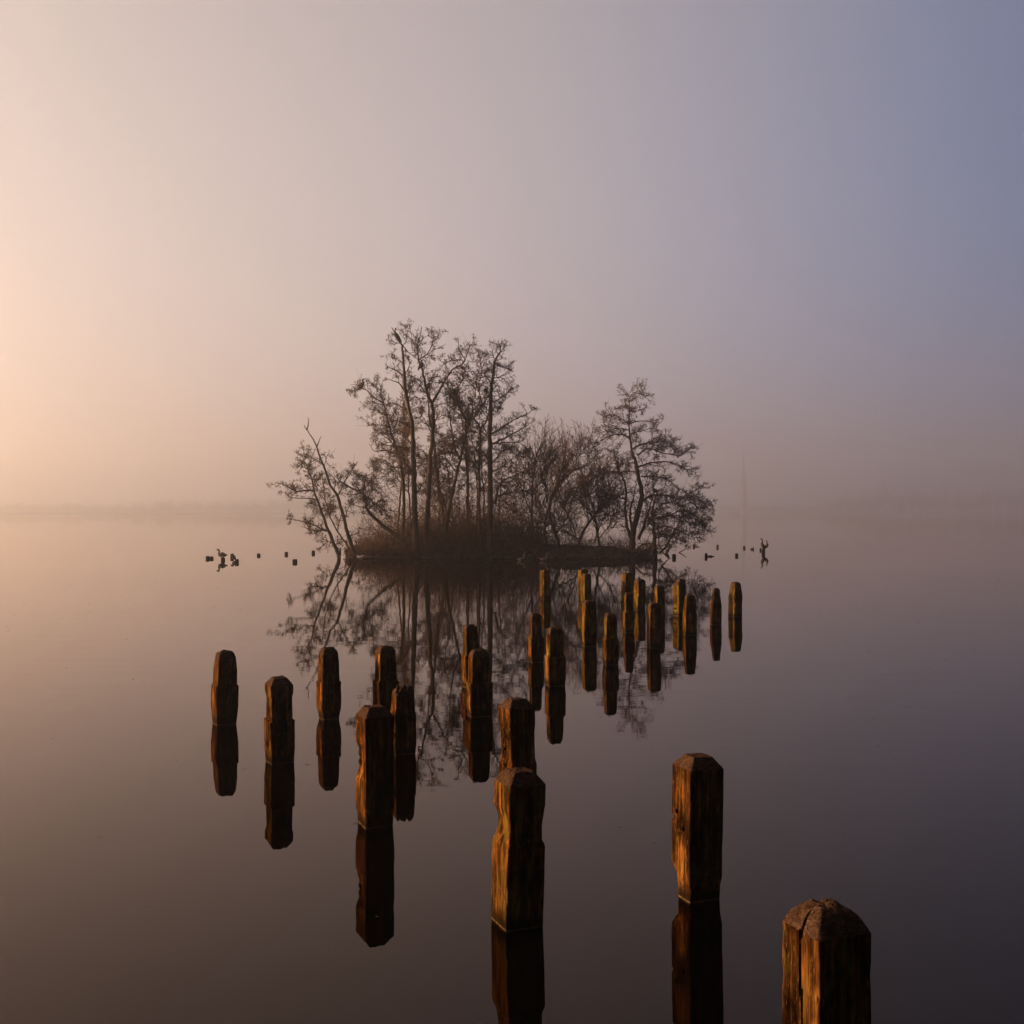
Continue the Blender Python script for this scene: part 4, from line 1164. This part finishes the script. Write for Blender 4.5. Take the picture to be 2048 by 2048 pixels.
far_wood('far_woodland', 'faint misty wood along the far shore, left of the island', [(-500, 200, 1000, 1020, 8, 10, 80), (200, 640, 1020, 1010, 10, 17, 50), (640, 1300, 1010, 1040, 15, 9, 60)], 300)
far_wood('right_woodland', 'dim bluish wood on the right-hand shore', [(1300, 1480, 1370, 1350, 9, 12, 20), (1480, 1660, 1350, 1320, 10, 14, 30), (1660, 1760, 1200, 1130, 19, 30, 20), (1760, 2600, 1100, 960, 32, 34, 90)], 400)


def shade_wood():
    """unseen wooded bank added behind the viewer to shade the post fronts"""
    t = Twigs()
    for i in range(90):  # added trees, out of view, that keep sky light off the post fronts
        x = rng.uniform(-60, 75)
        y = -9 - 14 * rng.random() - 0.004 * max(0.0, abs(x) - 10) ** 2 * 0.0
        h = rng.uniform(15, 23)
        w = rng.uniform(2.4, 4.0)
        t.seg.append(np.array([[x, y, -0.2, x, y, h * 0.7, 0.2, 0.08]]))
        n = 560
        c = unit(rng.normal(size=(n, 3))) * (rng.random((n, 1)) ** 0.4) * np.array((w, w, h * 0.5))
        c += np.array((x, y, h * 0.52))
        c[:, 2] = np.maximum(c[:, 2], 0.6)
        t.leaf.append(np.hstack([c, rng.uniform(0.3, 0.7, (n, 1))]))
    o = t.build('added_shade_wood', [M_SHADE_WOOD, M_SHADE_WOOD], None)
    tag(o, 'unseen wood added behind the viewer to shade the post fronts', 'woodland', kind='stuff')
    V, Fc = [], []
    for i in range(41):
        x = -70 + 150 * i / 40
        yy = -6.5 + 0.8 * noise.noise(Vector((x * 0.2, 0, 0)))
        V += [(x, yy, -0.4), (x, yy - 1.2, 0.35), (x, -40, 0.6)]
    for i in range(40):
        for k in range(2):
            Fc.append((3 * i + k, 3 * i + 1 + k, 3 * i + 4 + k, 3 * i + 3 + k))
    o = mesh_obj('added_shade_bank', V, Fc, M_SOIL)  # ground added out of view together with the shading trees
    tag(o, 'unseen bank added under the shading wood behind the viewer', 'shore', kind='structure')


shade_wood()


def shore(name, label, pts, depth=60.0):
    """a low bank along the far waterline"""
    V, Fc = [], []
    for i, (xp, D) in enumerate(pts):
        x = (xp - 1024) / F * D
        z = 0.5 + 0.2 * noise.noise(Vector((i * 1.7, D, 0)))
        V += [(x, D - 2, -0.3), (x, D, z), (x * (D + depth) / D, D + depth, z + 0.6), (x * (D + depth) / D, D + depth + 1, -0.3)]
    for i in range(len(pts) - 1):
        for k in range(3):
            Fc.append((4 * i + k, 4 * i + 4 + k, 4 * i + 5 + k, 4 * i + 1 + k))
    o = mesh_obj(name, V, Fc, M_SOIL)
    tag(o, label, 'shore', kind='structure')


shore('far_shore', 'low far bank of the lake in mist', [(-600 + 50 * i, 1000 + 0.0 * i) for i in range(40)])
shore('right_shore', 'low right-hand bank of the lake in mist', [(1440 + 50 * i, 1330 - 17 * i) for i in range(22)])


# ------------------------------------------------------------------ church far in the mist
def church():
    D = 1150.0
    x = (1487 - 1024) / F * D
    top = CAM_H + (1024 - 868) / F * D
    root = empty('church_tower', (x, D, 0), R(20))
    tag(root, 'church tower with a needle spire, barely visible in the mist', 'church')

    def box(w, d, z0, z1):
        a, b = w / 2, d / 2
        return [(-a, -b, z0), (a, -b, z0), (a, b, z0), (-a, b, z0), (-a, -b, z1), (a, -b, z1), (a, b, z1), (-a, b, z1)], \
               [(0, 3, 2, 1), (4, 5, 6, 7), (0, 1, 5, 4), (1, 2, 6, 5), (2, 3, 7, 6), (3, 0, 4, 7)]
    V, Fc = join([box(4.6, 4.6, 0, 38), box(5.1, 5.1, 38, 39.0)])
    tower = mesh_obj('tower', V, Fc, M_STONE, root)
    for a in range(4):
        V, Fc = box(1.3, 0.3, 29.0, 35.0)
        o = mesh_obj('belfry_opening', [(px_, py_ - 2.36, pz_) for px_, py_, pz_ in V], Fc, M_SLATE, tower)
        o.rotation_euler = (0, 0, a * math.pi / 2)
    V, n = [], 8
    for z, r in ((39.0, 2.3), (43, 1.7), (52, 1.1), (top - 3.0, 0.15)):
        V += [(r * math.cos(2 * math.pi * k / n), r * math.sin(2 * math.pi * k / n), z) for k in range(n)]
    Fc = [(i * n + k, i * n + (k + 1) % n, (i + 1) * n + (k + 1) % n, (i + 1) * n + k) for i in range(3) for k in range(n)]
    Fc += [tuple(range(n))[::-1], tuple(3 * n + k for k in range(n))]
    spire = mesh_obj('spire', V, Fc, M_SLATE, root)
    V, Fc = join([box(0.25, 0.25, top - 3.1, top), box(1.5, 0.22, top - 1.2, top - 0.9)])
    mesh_obj('finial_cross', V, Fc, M_STONE, spire)


church()

# ------------------------------------------------------------------ the mist itself
hm = bpy.data.materials.new('pale_mist')
hm.use_nodes = True
hn = hm.node_tree
hn.nodes.clear()
ho = hn.nodes.new('ShaderNodeOutputMaterial')
hv = hn.nodes.new('ShaderNodeVolumePrincipled')
hv.inputs['Color'].default_value = (0.725, 0.76, 0.855, 1)
hv.inputs['Density'].default_value = HAZE_DENSITY
hv.inputs['Anisotropy'].default_value = 0.84
hn.links.new(hv.outputs[0], ho.inputs['Volume'])
W = EXT + 50
a, b = (-W, -W, -1.3), (W, W, HAZE_TOP)
hverts = [(x, y, z) for z in (a[2], b[2]) for (x, y) in ((-W, -W), (W, -W), (W, W), (-W, W))]
haze = mesh_obj('haze', hverts, [(0, 3, 2, 1), (4, 5, 6, 7), (0, 1, 5, 4), (1, 2, 6, 5), (2, 3, 7, 6), (3, 0, 4, 7)], hm)
tag(haze, 'even pale dawn mist lying over the lake', 'mist', kind='stuff')
